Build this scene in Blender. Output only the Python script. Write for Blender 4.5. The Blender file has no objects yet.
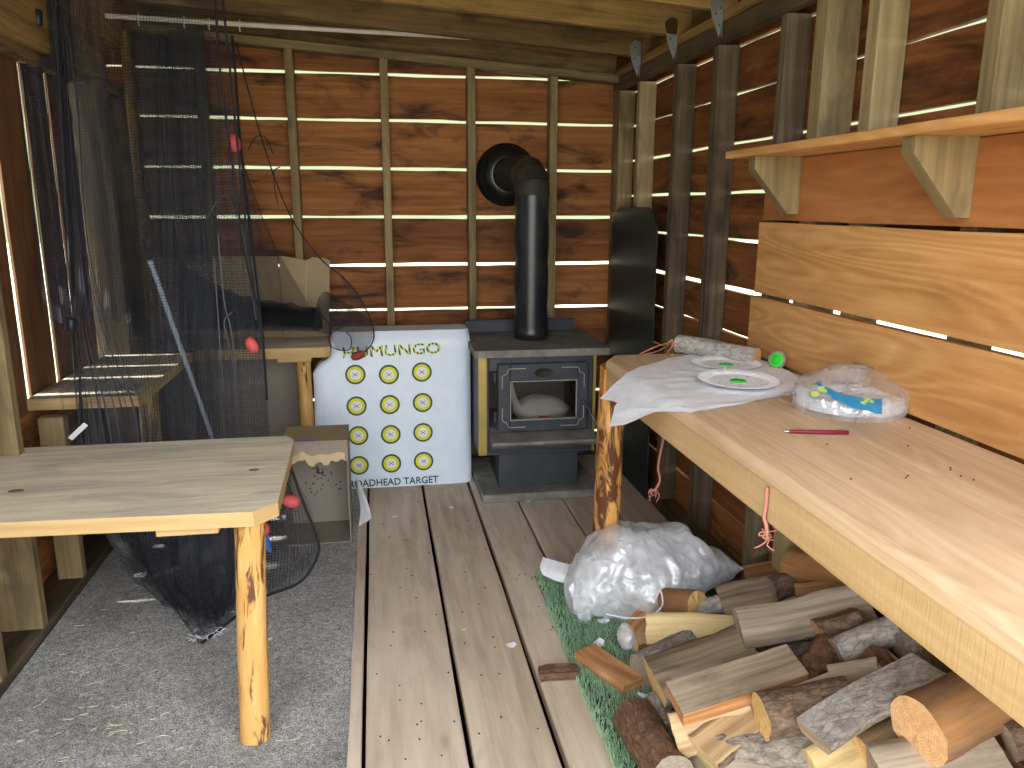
import bpy, math, random
from math import sin, cos, pi, radians
from mathutils import Vector, Matrix, noise
import numpy as np

random.seed(7)
S = bpy.context.scene
COL = S.collection

# ------------------------------------------------------------------ camera
YAW, PITCH, ROLL, FOC = radians(9.76748), radians(12.73808), radians(-0.195630), 788.907
CAMH = 1.46
cy, sy, cp, sp = cos(YAW), sin(YAW), cos(PITCH), sin(PITCH)
_f = Vector((sy*cp, cy*cp, -sp)); _r0 = Vector((cy, -sy, 0)); _d0 = _f.cross(_r0)
_r = cos(ROLL)*_r0 + sin(ROLL)*_d0
_d = -sin(ROLL)*_r0 + cos(ROLL)*_d0
CP = Vector((0, 0, CAMH))
cam = bpy.data.objects.new('camera', bpy.data.cameras.new('camera'))
COL.objects.link(cam)
m = Matrix.Identity(4)
for i in range(3):
    m[i][0], m[i][1], m[i][2], m[i][3] = _r[i], -_d[i], -_f[i], CP[i]
cam.matrix_world = m
cam.data.sensor_width = 36; cam.data.lens = FOC/1024*36
cam.data.clip_start = 0.02
S.camera = cam

def at(x, y, **k):
    """photo pixel -> point on the plane X=, Y= or Z= given"""
    d = _r*((x-512)/FOC) + _d*((y-384)/FOC) + _f
    (ax, v), = k.items()
    i = 'XYZ'.index(ax)
    return CP + d*((v-CP[i])/d[i])

# ------------------------------------------------------------------ materials
def lin(h):
    if isinstance(h, (tuple, list)): return tuple(h)+((1,) if len(h) == 3 else ())
    o = []
    for i in (0, 2, 4):
        c = int(h[i:i+2], 16)/255
        o.append(c/12.92 if c <= .04045 else ((c+.055)/1.055)**2.4)
    return (*o, 1)

class NT:
    def __init__(s, name):
        s.m = bpy.data.materials.new(name); s.m.use_nodes = True
        s.t = s.m.node_tree; s.t.nodes.clear()
        s.out = s.n('ShaderNodeOutputMaterial')
    def n(s, t, **k):
        nd = s.t.nodes.new(t)
        for a, v in k.items():
            if a.startswith('i_'):
                key = a[2:]
                key = int(key) if key.isdigit() else key.replace('_', ' ')
                nd.inputs[key].default_value = v
            else: setattr(nd, a, v)
        return nd
    def l(s, a, b): s.t.links.new(a, b)
    def coords(s, kind='UV', scale=(1, 1, 1)):
        tc = s.n('ShaderNodeTexCoord'); mp = s.n('ShaderNodeMapping')
        mp.inputs['Scale'].default_value = scale
        s.l(tc.outputs[kind], mp.inputs['Vector']); return mp.outputs[0]
    def noise(s, vec, scale=1, detail=4, rough=.55, dist=0):
        nd = s.n('ShaderNodeTexNoise'); nd.inputs['Scale'].default_value = scale
        nd.inputs['Detail'].default_value = detail; nd.inputs['Roughness'].default_value = rough
        nd.inputs['Distortion'].default_value = dist
        s.l(vec, nd.inputs['Vector']); return nd.outputs['Fac']
    def ramp(s, fac, stops):
        r = s.n('ShaderNodeValToRGB'); e = r.color_ramp.elements
        while len(e) < len(stops): e.new(.5)
        for el, (p, c) in zip(e, stops):
            el.position = p; el.color = lin(c) if not isinstance(c, (int, float)) else (c, c, c, 1)
        s.l(fac, r.inputs[0]); return r.outputs[0]
    def mix(s, fac, a, b, mode='MIX'):
        nd = s.n('ShaderNodeMix', data_type='RGBA', blend_type=mode)
        for sock, v in ((nd.inputs[0], fac), (nd.inputs[6], a), (nd.inputs[7], b)):
            if hasattr(v, 'links'): s.l(v, sock)
            elif isinstance(v, (int, float)) and sock is nd.inputs[0]: sock.default_value = v
            else: sock.default_value = lin(v) if not isinstance(v, (int, float)) else (v, v, v, 1)
        return nd.outputs[2]
    def math(s, op, a, b=0., c=0.):
        nd = s.n('ShaderNodeMath', operation=op)
        for i, v in enumerate((a, b, c)):
            if hasattr(v, 'links'): s.l(v, nd.inputs[i])
            else: nd.inputs[i].default_value = v
        return nd.outputs[0]
    def bsdf(s, color, rough=.7, bump=None, bstr=.3, bdist=.004, **k):
        b = s.n('ShaderNodeBsdfPrincipled')
        for nm, v in (('Base Color', color), ('Roughness', rough)):
            if hasattr(v, 'links'): s.l(v, b.inputs[nm])
            else: b.inputs[nm].default_value = lin(v) if nm == 'Base Color' else v
        b.inputs['Specular IOR Level'].default_value = k.pop('spec', .3)
        for nm, v in k.items(): b.inputs[nm.replace('_', ' ')].default_value = v
        if bump is not None:
            bp = s.n('ShaderNodeBump'); bp.inputs['Strength'].default_value = bstr
            bp.inputs['Distance'].default_value = bdist
            s.l(bump, bp.inputs['Height']); s.l(bp.outputs[0], b.inputs['Normal'])
        s.l(b.outputs[0], s.out.inputs[0]); s.b = b
        return s.m

def wood(name, light, mid, dark, blotch=None, amt=.5, grain=55, rough=.72, saw=0., vary=.5, rings=0.):
    """sawn timber: u runs along the grain, v across it, both in metres"""
    t = NT(name)
    uv = t.coords('UV')
    g1 = t.noise(t.coords('UV', (2.2, grain, 1)), 1, 5, .62, .25)
    g2 = t.noise(t.coords('UV', (.8, grain*.22, 1)), 1, 3, .5, .8)
    bd = t.noise(t.coords('UV', (.05, .05, 1)), 1, 0, .5)          # differs from board to board
    fac = t.math('ADD', t.math('MULTIPLY', g1, .55), t.math('MULTIPLY', g2, .45))
    if rings:                                                      # cathedral figure: contour lines of a stretched noise
        c = t.noise(t.coords('UV', (.9, 6.5, 1)), 1, 1.5, .45, .3)
        w = t.math('MULTIPLY', t.math('ADD', t.math('SINE', t.math('MULTIPLY', c, 85)), 1), .5)
        w = t.math('POWER', w, 1.6)
        fac = t.math('ADD', t.math('MULTIPLY', fac, 1-rings), t.math('MULTIPLY', w, rings))
    fac = t.math('ADD', fac, t.math('MULTIPLY', t.math('SUBTRACT', bd, .5), vary))
    col = t.ramp(fac, [(.28, dark), (.5, mid), (.72, light)])
    if blotch:
        bn = t.noise(t.coords('UV', (2.5, 9, 1)), 1, 5, .62, .6)
        bf = t.ramp(bn, [(.50, 0.), (.66, 1.)])
        col = t.mix(t.math('MULTIPLY', bf, amt), col, blotch)
        kn = t.n('ShaderNodeTexVoronoi', feature='F1'); kn.inputs['Scale'].default_value = 1
        t.l(t.coords('UV', (1.9, 5.2, 1)), kn.inputs['Vector'])
        kf = t.ramp(kn.outputs['Distance'], [(.05, 1.), (.12, 0.)])
        col = t.mix(t.math('MULTIPLY', kf, .75), col, dark)
    h = g1
    if saw:
        sn = t.noise(t.coords('UV', (220, 6, 1)), 1, 2, .6)
        h = t.math('ADD', g1, t.math('MULTIPLY', sn, saw))
        col = t.mix(t.math('MULTIPLY', t.ramp(sn, [(.35, 1.), (.55, 0.)]), saw*.35), col, dark)
    return t.bsdf(col, rough, h, .35, .003)

def plain(name, color, rough=.6, **k):
    t = NT(name)
    n = t.noise(t.coords('Object'), 30, 3)
    c = lin(color)
    col = t.mix(n, tuple(x*.8 for x in c[:3]), tuple(min(1, x*1.15) for x in c[:3]))
    return t.bsdf(col, rough, n, k.pop('bstr', .1), .002, **k)

M = {}
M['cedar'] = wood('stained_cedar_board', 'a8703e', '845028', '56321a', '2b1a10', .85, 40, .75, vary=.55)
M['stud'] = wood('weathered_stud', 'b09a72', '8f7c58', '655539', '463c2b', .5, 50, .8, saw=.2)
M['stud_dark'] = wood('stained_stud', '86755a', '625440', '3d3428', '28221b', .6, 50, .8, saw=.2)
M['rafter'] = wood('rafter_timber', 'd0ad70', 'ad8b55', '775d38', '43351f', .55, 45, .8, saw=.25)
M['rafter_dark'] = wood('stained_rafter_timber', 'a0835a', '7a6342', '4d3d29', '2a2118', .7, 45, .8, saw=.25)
M['panel'] = wood('fir_panel_board', 'd8a870', 'c59258', 'a87342', '9c7044', .35, 38, .6, saw=.15, rings=.12, vary=.25)
M['panel_red'] = wood('red_fir_board', 'bd8250', 'a66c3e', '885530', '7a5030', .4, 34, .55, rings=.08, vary=.15)
M['shutter'] = wood('dark_upright_board', '8a6140', '6f4a2e', '4a3120', '3c291c', .5, 34, .65, vary=.35)
M['worktop'] = wood('worktop_board', 'd6ba9a', 'c6a886', 'b08f6d', 'aa8b6b', .35, 42, .55, rings=.10, vary=.25)
M['apron'] = wood('rough_sawn_apron', 'cbae82', 'ba9b6e', '9e8055', None, .3, 40, .7, saw=.8, vary=.1)
M['orange_edge'] = wood('orange_edge_wood', 'd99a5c', 'c5813f', 'a5652f', None, .3, 60, .6, vary=.1)
M['table'] = wood('pine_table_plank', 'f3e9d0', 'e3d7bb', 'b9b0a0', 'a9a59d', .55, 34, .7, saw=.12, rings=.08, vary=.2)
M['table_edge'] = wood('pine_table_edge', 'ccb081', 'bc9d6b', 'a28252', None, .3, 40, .7, vary=.1)
M['bench'] = wood('grey_bench_plank', 'c0b49c', 'a39784', '766c5c', '5f574a', .5, 38, .75, saw=.1)
M['bench_edge'] = wood('bench_edge', 'd6bd8c', 'bb9f6e', '917850', '5d4c34', .4, 38, .75)
M['floor'] = wood('dusty_floor_plank', 'dccdb8', 'c9b7a1', 'a4927c', 'a39380', .5, 26, .85, saw=.1, vary=.22)
M['underfloor'] = plain('dark_soil', '241f1a', 1)
M['ground'] = plain('bounce_ground', 'b5b29a', 1)  # outside ground, paled to bounce more light up to the rafters

def peeled(name):
    t = NT(name)
    a = t.noise(t.coords('UV', (5, 22, 1)), 1, 4, .6, .4)
    b = t.noise(t.coords('UV', (3.2, 20, 1)), 1.3, 4, .65, 1.2)
    col = t.ramp(a, [(.3, 'b98a4a'), (.55, 'c79b5a'), (.75, 'd6b37a')])
    col = t.mix(t.ramp(b, [(.54, 0.), (.62, 1.)]), col, '5e3a1e')
    return t.bsdf(col, .6, b, .5, .006)
M['peeled'] = peeled('peeled_pole')
def peeled_dark(name):
    t = NT(name)
    a = t.noise(t.coords('UV', (5, 22, 1)), 1, 4, .6, .4)
    b = t.noise(t.coords('UV', (3, 14, 1)), 1.1, 4, .65, 1.2)
    col = t.ramp(a, [(.3, 'b9803c'), (.55, 'cf9c54'), (.75, 'e0b877')])
    col = t.mix(t.ramp(b, [(.44, 0.), (.53, 1.)]), col, '5b3620')
    return t.bsdf(col, .7, b, .6, .008)
M['peeled_dark'] = peeled_dark('half_peeled_pole')

def bark(name, light, mid, dark, sc=26, bd=.012):
    t = NT(name)
    v = t.n('ShaderNodeTexVoronoi', feature='DISTANCE_TO_EDGE'); v.inputs['Scale'].default_value = 1
    n0 = t.noise(t.coords('UV', (20, 26, 1)), 1, 4, .6)
    vv = t.n('ShaderNodeVectorMath', operation='ADD')
    t.l(t.coords('UV', (sc*.9, sc*1.6, 1)), vv.inputs[0]); t.l(n0, vv.inputs[1])
    t.l(vv.outputs[0], v.inputs['Vector'])
    n = t.noise(t.coords('UV', (26, 44, 1)), 1, 6, .72, .6)
    f = t.math('ADD', t.math('MULTIPLY', t.ramp(v.outputs['Distance'], [(0., 0.), (.12, 1.)]), .10), t.math('MULTIPLY', n, .95))
    col = t.ramp(f, [(.3, dark), (.55, mid), (.8, light)])
    return t.bsdf(col, .9, f, .9, bd)
M['bark_grey'] = bark('grey_bark', 'b2a99c', '867d71', '48413a')
M['bark_brown'] = bark('brown_bark', '97816c', '6f5a49', '3a2d25')
M['bark_red'] = bark('red_brown_bark', '94755c', '6e503c', '3c2c22')
M['bark_pale'] = bark('pale_scaly_bark', 'c9c5bd', 'a09a92', '5f5953', 34, .006)
M['split_tan'] = wood('fresh_split_wood', 'cbb08a', 'ad9068', '735a3c', '6a543c', .6, 70, .85, vary=.35)
M['split_pale'] = wood('pale_split_wood', 'dcc79a', 'c9b07c', '93754a', '8a7450', .5, 70, .8, vary=.1)
M['split_grey'] = wood('grey_weathered_split', 'b8a68c', '93826c', '564a3a', '50463a', .6, 70, .85, vary=.3)
M['split_silver'] = wood('silver_weathered_split', 'c6b8a2', 'a0917d', '5d5142', '5c5144', .55, 80, .85, vary=.2)
M['split_brown'] = wood('brown_split', 'b28a60', '8d6743', '5c412a', '45301f', .5, 55, .8, vary=.3)
M['smooth_orange'] = wood('debarked_orange_log', 'b98a5c', '93683f', '5a3f28', '635c55', .75, 26, .75, vary=.15)
M['lumber'] = wood('orange_lumber', 'cc9c6e', 'b58153', '8f613b', '7f5638', .4, 50, .7, rings=.2, vary=.1)

def endgrain(name, light, mid, dark):
    t = NT(name)
    uv = t.coords('UV')
    ln = t.n('ShaderNodeVectorMath', operation='LENGTH'); t.l(uv, ln.inputs[0])
    n = t.noise(t.coords('UV', (60, 60, 1)), 1, 4, .6)
    r = t.math('ADD', t.math('MULTIPLY', ln.outputs['Value'], 900), t.math('MULTIPLY', n, 5))
    rings = t.math('MULTIPLY', t.math('ADD', t.math('SINE', r), 1), .5)
    fine = t.noise(t.coords('UV', (260, 260, 1)), 1, 2, .6)
    f = t.math('ADD', t.math('MULTIPLY', rings, .09), t.math('MULTIPLY', t.math('ADD', n, fine), .455))
    col = t.ramp(f, [(.2, dark), (.48, mid), (.75, light)])
    return t.bsdf(col, .85, f, .5, .004)
M['end_tan'] = endgrain('cut_log_end', 'e5c993', 'cda468', '8e6a3e')
M['end_orange'] = endgrain('orange_cut_log_end', 'e0bb92', 'c99c6c', '8f6440')
M['end_grey'] = endgrain('grey_cut_log_end', 'b0a28f', '8d7f6d', '574d42')

def carpet():
    t = NT('grey_pile_carpet')
    a = t.noise(t.coords('Object'), 190, 3, .8)
    b = t.noise(t.coords('Object'), 3, 4, .6)
    c = t.noise(t.coords('Object'), 60, 2, .6)
    f = t.math('ADD', t.math('MULTIPLY', a, .75), t.math('MULTIPLY', c, .25))
    col = t.ramp(f, [(.36, '55555a'), (.5, 'b4b2ae'), (.64, 'f8f6f2')])
    col = t.mix(t.math('MULTIPLY', t.ramp(b, [(.45, 0.), (.7, 1.)]), .4), col, '5a564e')
    return t.bsdf(col, 1, f, 1., .012, spec=.05)
M['carpet'] = carpet()

def turf():
    t = NT('artificial_grass')
    g = t.n('ShaderNodeNewGeometry')
    n = t.noise(t.coords('Object'), 14, 3)
    col = t.mix(g.outputs['Random Per Island'], '749a70', 'bdd4b4')
    col = t.mix(n, col, '8fb08e')
    return t.bsdf(col, .5, None)
M['turf'] = turf()
M['turf_back'] = plain('turf_backing', '3c5645', .9)

def iron(name, c, rough=.5, spec=.4, dust=.0, dustc='7d7a70', metal=0.):
    t = NT(name)
    n = t.noise(t.coords('Object'), 9, 5, .65)
    f = t.noise(t.coords('Object'), 120, 2, .6)
    col = t.mix(t.math('MULTIPLY', t.ramp(n, [(.42, 0.), (.68, 1.)]), dust), c, dustc)
    return t.bsdf(col, rough, f, .12, .001, spec=spec, Metallic=metal)
M['stove'] = iron('stove_black_paint', '33363d', .5, .45, .25, '595b5e')
M['stove_top'] = iron('dusty_stove_top', '6e6b64', .75, .3, .75, '98948a')
M['pipe'] = iron('flue_black_steel', '15171b', .33, .55, .08)
M['pipe_dusty'] = iron('dusty_flue_steel', '2e2a22', .6, .35, .5, '4a4234')
M['panel_black'] = iron('black_sheet_plastic', '1a1f20', .5, .45, .3, '3c4446')
M['brass'] = iron('dull_brass_trim', 'a8904e', .45, .5, .35, '7d7350', .6)
M['silver'] = iron('scuffed_grey_line', 'a9a9a2', .5, .5, .3, '77746c')
M['chrome'] = iron('bright_spring_steel', 'b5b8bd', .3, .5, 0, metal=1.)
M['galv'] = iron('galvanised_steel', 'a9adb0', .45, .5, .4, '6f6f6c', .8)
M['firebrick'] = plain('sooty_firebrick', '8d867c', .9)
def glass(name, tint=(1, 1, 1), mixf=.12):
    t = NT(name)
    tr = t.n('ShaderNodeBsdfTransparent'); tr.inputs[0].default_value = (*tint, 1)
    gl = t.n('ShaderNodeBsdfGlossy'); gl.inputs['Roughness'].default_value = .12
    ms = t.n('ShaderNodeMixShader'); ms.inputs[0].default_value = mixf
    t.l(tr.outputs[0], ms.inputs[1]); t.l(gl.outputs[0], ms.inputs[2]); t.l(ms.outputs[0], t.out.inputs[0])
    return t.m
M['glass'] = glass('smoked_stove_glass', (.82, .8, .76), .1)

def film(name, white, opac, rough=.18, gloss=.3):
    """thin clear polythene: part transparent, part milky, with sharp highlights"""
    t = NT(name)
    tr = t.n('ShaderNodeBsdfTransparent')
    df = t.n('ShaderNodeBsdfDiffuse'); df.inputs[0].default_value = lin(white)
    tl = t.n('ShaderNodeBsdfTranslucent'); tl.inputs[0].default_value = lin(white)
    m1 = t.n('ShaderNodeMixShader'); m1.inputs[0].default_value = .35
    t.l(df.outputs[0], m1.inputs[1]); t.l(tl.outputs[0], m1.inputs[2])
    n = t.noise(t.coords('Object'), 7, 5, .65, 1.)
    fac = t.ramp(n, [(.35, max(0., opac-.18)), (.65, min(1., opac+.2))])
    m2 = t.n('ShaderNodeMixShader'); t.l(fac, m2.inputs[0])
    t.l(tr.outputs[0], m2.inputs[1]); t.l(m1.outputs[0], m2.inputs[2])
    gl = t.n('ShaderNodeBsdfGlossy'); gl.inputs['Roughness'].default_value = rough
    wr = t.n('ShaderNodeTexNoise', noise_type='RIDGED_MULTIFRACTAL'); wr.inputs['Scale'].default_value = 26
    wr.inputs['Detail'].default_value = 4; wr.inputs['Distortion'].default_value = 1.2
    t.l(t.coords('Object'), wr.inputs['Vector'])
    bp = t.n('ShaderNodeBump'); bp.inputs['Strength'].default_value = .6; bp.inputs['Distance'].default_value = .015
    t.l(wr.outputs['Fac'], bp.inputs['Height'])
    for b in (df, gl): t.l(bp.outputs[0], b.inputs['Normal'])
    m3 = t.n('ShaderNodeMixShader'); m3.inputs[0].default_value = gloss
    t.l(m2.outputs[0], m3.inputs[1]); t.l(gl.outputs[0], m3.inputs[2]); t.l(m3.outputs[0], t.out.inputs[0])
    return t.m
M['film'] = film('clear_polythene', 'fafcff', .46, .16, .11)
M['film_in'] = film('milky_polythene', 'f8fbff', .66, .25, .07)
M['film_small'] = film('clear_wrapper', 'f4f4f4', .3, .15, .18)

def net(name, cell, wire, col):
    """knotted square mesh: u, v in metres, open between the strands"""
    t = NT(name)
    tc = t.n('ShaderNodeTexCoord'); sx = t.n('ShaderNodeSeparateXYZ'); t.l(tc.outputs['UV'], sx.inputs[0])
    def line(o):
        f = t.math('FRACT', t.math('MULTIPLY', o, 1/cell))
        return t.math('LESS_THAN', f, wire/cell)
    f = t.math('MAXIMUM', line(sx.outputs[0]), line(sx.outputs[1]))
    tr = t.n('ShaderNodeBsdfTransparent'); d = t.n('ShaderNodeBsdfPrincipled')
    d.inputs['Base Color'].default_value = lin(col); d.inputs['Roughness'].default_value = .6
    d.inputs['Specular IOR Level'].default_value = .3
    ms = t.n('ShaderNodeMixShader'); t.l(f, ms.inputs[0]); t.l(tr.outputs[0], ms.inputs[1]); t.l(d.outputs[0], ms.inputs[2])
    t.l(ms.outputs[0], t.out.inputs[0])
    return t.m
M['net'] = net('black_square_netting', .0105, .00125, '2c2f36')
M['net_fine'] = net('fine_black_netting', .0075, .0016, '2a2e38')
M['net_heap'] = net('bunched_black_netting', .0035, .0014, '17181c')
M['net_sheer'] = net('sheer_black_netting', .0035, .0008, '1a1b20')
M['net_knit'] = net('knitted_black_netting', .008, .0020, '2e3138')
M['cord'] = plain('black_cord', '25272d', .7)
M['cord_grey'] = plain('grey_cord', '5d6068', .7)
M['float_red'] = plain('red_float', 'd05a5c', .5)
M['float_dark'] = plain('brick_red_float', '8c3d2c', .6)
M['lead'] = plain('black_sinker', '20242a', .4)
M['blue'] = plain('blue_ribbon', '3358a0', .5)
M['pvc'] = plain('white_pvc', 'd8d5cc', .4)
M['rod'] = plain('grey_metal_rod', '98a2b2', .35)
M['tag'] = plain('white_tag', 'e8e8e4', .6)
M['paper'] = plain('white_paper', 'eceef2', .7, bstr=.05)
M['rag'] = plain('white_cloth', 'e3e6ec', .9)
M['green'] = plain('fluorescent_green_paper', '35e03c', .6)
M['ink'] = plain('dark_ink', '2b3430', .8)
M['pen'] = plain('maroon_plastic', '701a2c', .3)
M['label_blue'] = plain('blue_label', '2f9fd8', .4)
M['label_green'] = plain('lime_print', 'a5d060', .4)
M['twine'] = plain('pink_twine', 'b07565', .8)
M['twine_orange'] = plain('orange_twine', 'c07a4e', .8)
M['knot'] = plain('dark_wood_knot', '7d6444', .8)
M['scrap'] = plain('white_scrap', 'e6ebf2', .7)
M['chip'] = plain('pale_wood_chip', 'd8ccb0', .8)
def cardboard(name, a, b):
    t = NT(name)
    n = t.noise(t.coords('Object'), 5, 4, .6)
    s = t.noise(t.coords('Object', (60, 60, 4)), 1, 2)
    return t.bsdf(t.mix(t.math('ADD', t.math('MULTIPLY', n, .7), t.math('MULTIPLY', s, .3)), a, b), .85, s, .15, .002)
M['card'] = cardboard('brown_cardboard', 'b09a78', '8f7b5f')
M['card_grey'] = cardboard('dusty_cardboard', '9c9184', '7c7166')
M['card_torn'] = cardboard('torn_cardboard_core', 'd0b995', 'b59c76')
def poly():
    t = NT('woven_white_cover')
    w = t.noise(t.coords('Object', (1, 1, 1)), 6, 5, .6, 1.5)
    w2 = t.n('ShaderNodeTexNoise', noise_type='RIDGED_MULTIFRACTAL'); w2.inputs['Scale'].default_value = 4; w2.inputs['Distortion'].default_value = 2
    t.l(t.coords('Object', (1, 1, .45)), w2.inputs['Vector'])
    h = t.math('ADD', w, t.math('MULTIPLY', w2.outputs['Fac'], .35))
    return t.bsdf(t.mix(w, 'cdd9e8', 'e6edf6'), .38, h, .7, .012, spec=.5)
M['cover'] = poly()
M['t_green'] = plain('dark_green_print', '2f5238', .5)
M['t_yellow'] = plain('yellow_print', 'd9d23c', .5)
M['t_white'] = plain('pale_print', 'dfe3e0', .5)
def striped():
    t = NT('green_yellow_print')
    sx = t.n('ShaderNodeSeparateXYZ'); t.l(t.coords('Object'), sx.inputs[0])
    f = t.math('GREATER_THAN', t.math('FRACT', t.math('MULTIPLY', t.math('ADD', sx.outputs[0], t.math('MULTIPLY', sx.outputs[2], .3)), 55)), .5)
    return t.bsdf(t.mix(f, '2c4a33', 'd6cf45'), .5)
M['t_striped'] = striped()
# ------------------------------------------------------------------ mesh building
class MB:
    def __init__(s): s.v, s.f, s.uv, s.mi, s.sm = [], [], [], [], []
    def face(s, pts, uvs, mi=0, sm=False):
        b = len(s.v); s.v += [Vector(p) for p in pts]
        s.f.append(list(range(b, b+len(pts)))); s.uv.append(list(uvs)); s.mi.append(mi); s.sm.append(sm)
    def grid(s, rows, uv, mi=0, sm=True, closed=False, flip=False):
        """rows of points joined into quads; uv(i, j) -> (u, v)"""
        b = len(s.v); n = len(rows[0])
        for r in rows: s.v += [Vector(p) for p in r]
        for i in range(len(rows)-1):
            for j in range(n if closed else n-1):
                k = (j+1) % n
                q = [b+i*n+j, b+i*n+k, b+(i+1)*n+k, b+(i+1)*n+j]
                u = [uv(i, j), uv(i, j+1), uv(i+1, j+1), uv(i+1, j)]
                if flip: q.reverse(); u.reverse()
                s.f.append(q); s.uv.append(u); s.mi.append(mi); s.sm.append(sm)
    def box(s, c, size, rot=None, grain=None, mi=0, bev=.003, jit=0.):
        """bevelled box, uv along its longest side"""
        c = Vector(c); R = rot or Matrix.Identity(3)
        h = [x/2 for x in size]; g = grain if grain is not None else max(range(3), key=lambda i: size[i])
        bev = min(bev, min(h)*.45); ru, rv = random.uniform(0, 60), random.uniform(0, 60)
        J = {}
        def P(a):
            p = Vector(a)
            if jit:
                k = tuple(1 if x > 0 else -1 for x in a)
                if k not in J: J[k] = Vector([random.uniform(-jit, jit) for _ in range(3)])
                p = p+J[k]
            return c + R@p
        def UV(p, n):
            o = [i for i in range(3) if i != n]
            if n == g: return (p[o[0]]*.1+ru, p[o[1]]+rv)
            w = [i for i in o if i != g][0]
            return (p[g]+ru, p[w]+p[n]*.9+rv)
        def F(pts, n):
            pts = [Vector(p) for p in pts]
            ctr = sum(pts, Vector())/len(pts)
            nm = (pts[1]-pts[0]).cross(pts[2]-pts[0])
            if nm.dot(ctr) < 0: pts.reverse()
            s.face([P(p) for p in pts], [UV(p, n) for p in pts], mi)
        for n in range(3):
            a, b2 = [i for i in range(3) if i != n]
            for sg in (-1, 1):
                q = []
                for sa, sb in ((-1, -1), (1, -1), (1, 1), (-1, 1)):
                    p = [0]*3; p[n] = sg*h[n]; p[a] = sa*(h[a]-bev); p[b2] = sb*(h[b2]-bev); q.append(p)
                F(q, n)
        for n in range(3):
            a, b2 = [i for i in range(3) if i != n]
            for sa in (-1, 1):
                for sb in (-1, 1):
                    q = []
                    for sn in (-1, 1):
                        p = [0]*3; p[n] = sn*(h[n]-bev); p[a] = sa*h[a]; p[b2] = sb*(h[b2]-bev); q.append(p)
                    for sn in (1, -1):
                        p = [0]*3; p[n] = sn*(h[n]-bev); p[a] = sa*(h[a]-bev); p[b2] = sb*h[b2]; q.append(p)
                    F(q, a)
        for sx in (-1, 1):
            for sy_ in (-1, 1):
                for sz in (-1, 1):
                    sg = (sx, sy_, sz)
                    F([[sg[i]*(h[i]-(0 if i == k else bev)) for i in range(3)] for k in range(3)], 0)
        return s
    def span(s, lo, hi, **k):
        lo, hi = Vector(lo), Vector(hi)
        return s.box((lo+hi)/2, [abs(x) for x in (hi-lo)], **k)
    def prism(s, poly, axis, a, b, mi=0, grain_axis=None):
        """polygon (2-D) extruded along axis from a to b"""
        o = [i for i in range(3) if i != axis]
        ru, rv = random.uniform(0, 60), random.uniform(0, 60)
        def P(q, w):
            p = [0]*3; p[axis] = w; p[o[0]] = q[0]; p[o[1]] = q[1]; return p
        area = sum(poly[i][0]*poly[(i+1) % len(poly)][1]-poly[(i+1) % len(poly)][0]*poly[i][1] for i in range(len(poly)))
        if area < 0: poly = poly[::-1]
        fl = axis == 1
        def uvc(q): return (q[0]+ru, q[1]+rv) if grain_axis in (None, o[0]) else (q[1]+ru, q[0]+rv)
        bot = [P(q, a) for q in poly]; top = [P(q, b) for q in poly]
        ub = [uvc(q) for q in poly]
        s.face(top if not fl else top[::-1], ub if not fl else ub[::-1], mi)
        s.face(bot[::-1] if not fl else bot, ub[::-1] if not fl else ub, mi)
        n = len(poly); d = 0
        for i in range(n):
            j = (i+1) % n; L = math.dist(poly[i], poly[j])
            q = [P(poly[i], a), P(poly[j], a), P(poly[j], b), P(poly[i], b)]
            if grain_axis == axis: u = [(a+ru, d+rv), (a+ru, d+L+rv), (b+ru, d+L+rv), (b+ru, d+rv)]
            else: u = [(d+ru, a+rv), (d+L+ru, a+rv), (d+L+ru, b+rv), (d+ru, b+rv)]
            if fl: q.reverse(); u.reverse()
            s.face(q, u, mi); d += L
        return s
    def tube(s, pts, r, n=8, mi=0, cap=True, sm=True):
        pts = [Vector(p) for p in pts]; R = r if callable(r) else (lambda t: r)
        up = Vector((0, 0, 1)); rows = []; L = [0.]
        for i in range(1, len(pts)): L.append(L[-1]+(pts[i]-pts[i-1]).length)
        ru = random.uniform(0, 50); N = None
        for i, p in enumerate(pts):
            t = (pts[min(i+1, len(pts)-1)]-pts[max(i-1, 0)]).normalized()
            if N is None:
                N = t.cross(up if abs(t.z) < .9 else Vector((1, 0, 0))).normalized()
            else: N = (N-t*N.dot(t)).normalized()
            B = t.cross(N); rr = R(L[i]/max(L[-1], 1e-9))
            rows.append([p+(N*cos(2*pi*k/n)+B*sin(2*pi*k/n))*rr for k in range(n)])
        r0 = R(.5)
        s.grid(rows, lambda i, j: (L[i]+ru, j/n*2*pi*r0), mi, sm, True)
        if cap:
            for row, rev in ((rows[0], True), (rows[-1], False)):
                c = sum(row, Vector())/n
                q = row[::-1] if rev else row
                s.face(q, [((p-c).x+(p-c).y*.3, (p-c).z) for p in q], mi)
        return s
    def lathe(s, prof, c, axis=Vector((0, 0, 1)), n=32, mi=0, sm=True):
        """prof: (radius, height) pairs"""
        c = Vector(c); axis = axis.normalized()
        a = axis.cross(Vector((0, 0, 1)) if abs(axis.z) < .9 else Vector((1, 0, 0))).normalized(); b = axis.cross(a)
        rows = [[c+axis*h+(a*cos(2*pi*k/n)+b*sin(2*pi*k/n))*r for k in range(n)] for r, h in prof]
        s.grid(rows, lambda i, j: (j/n, prof[i][1]), mi, sm, True)
        return s
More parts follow.
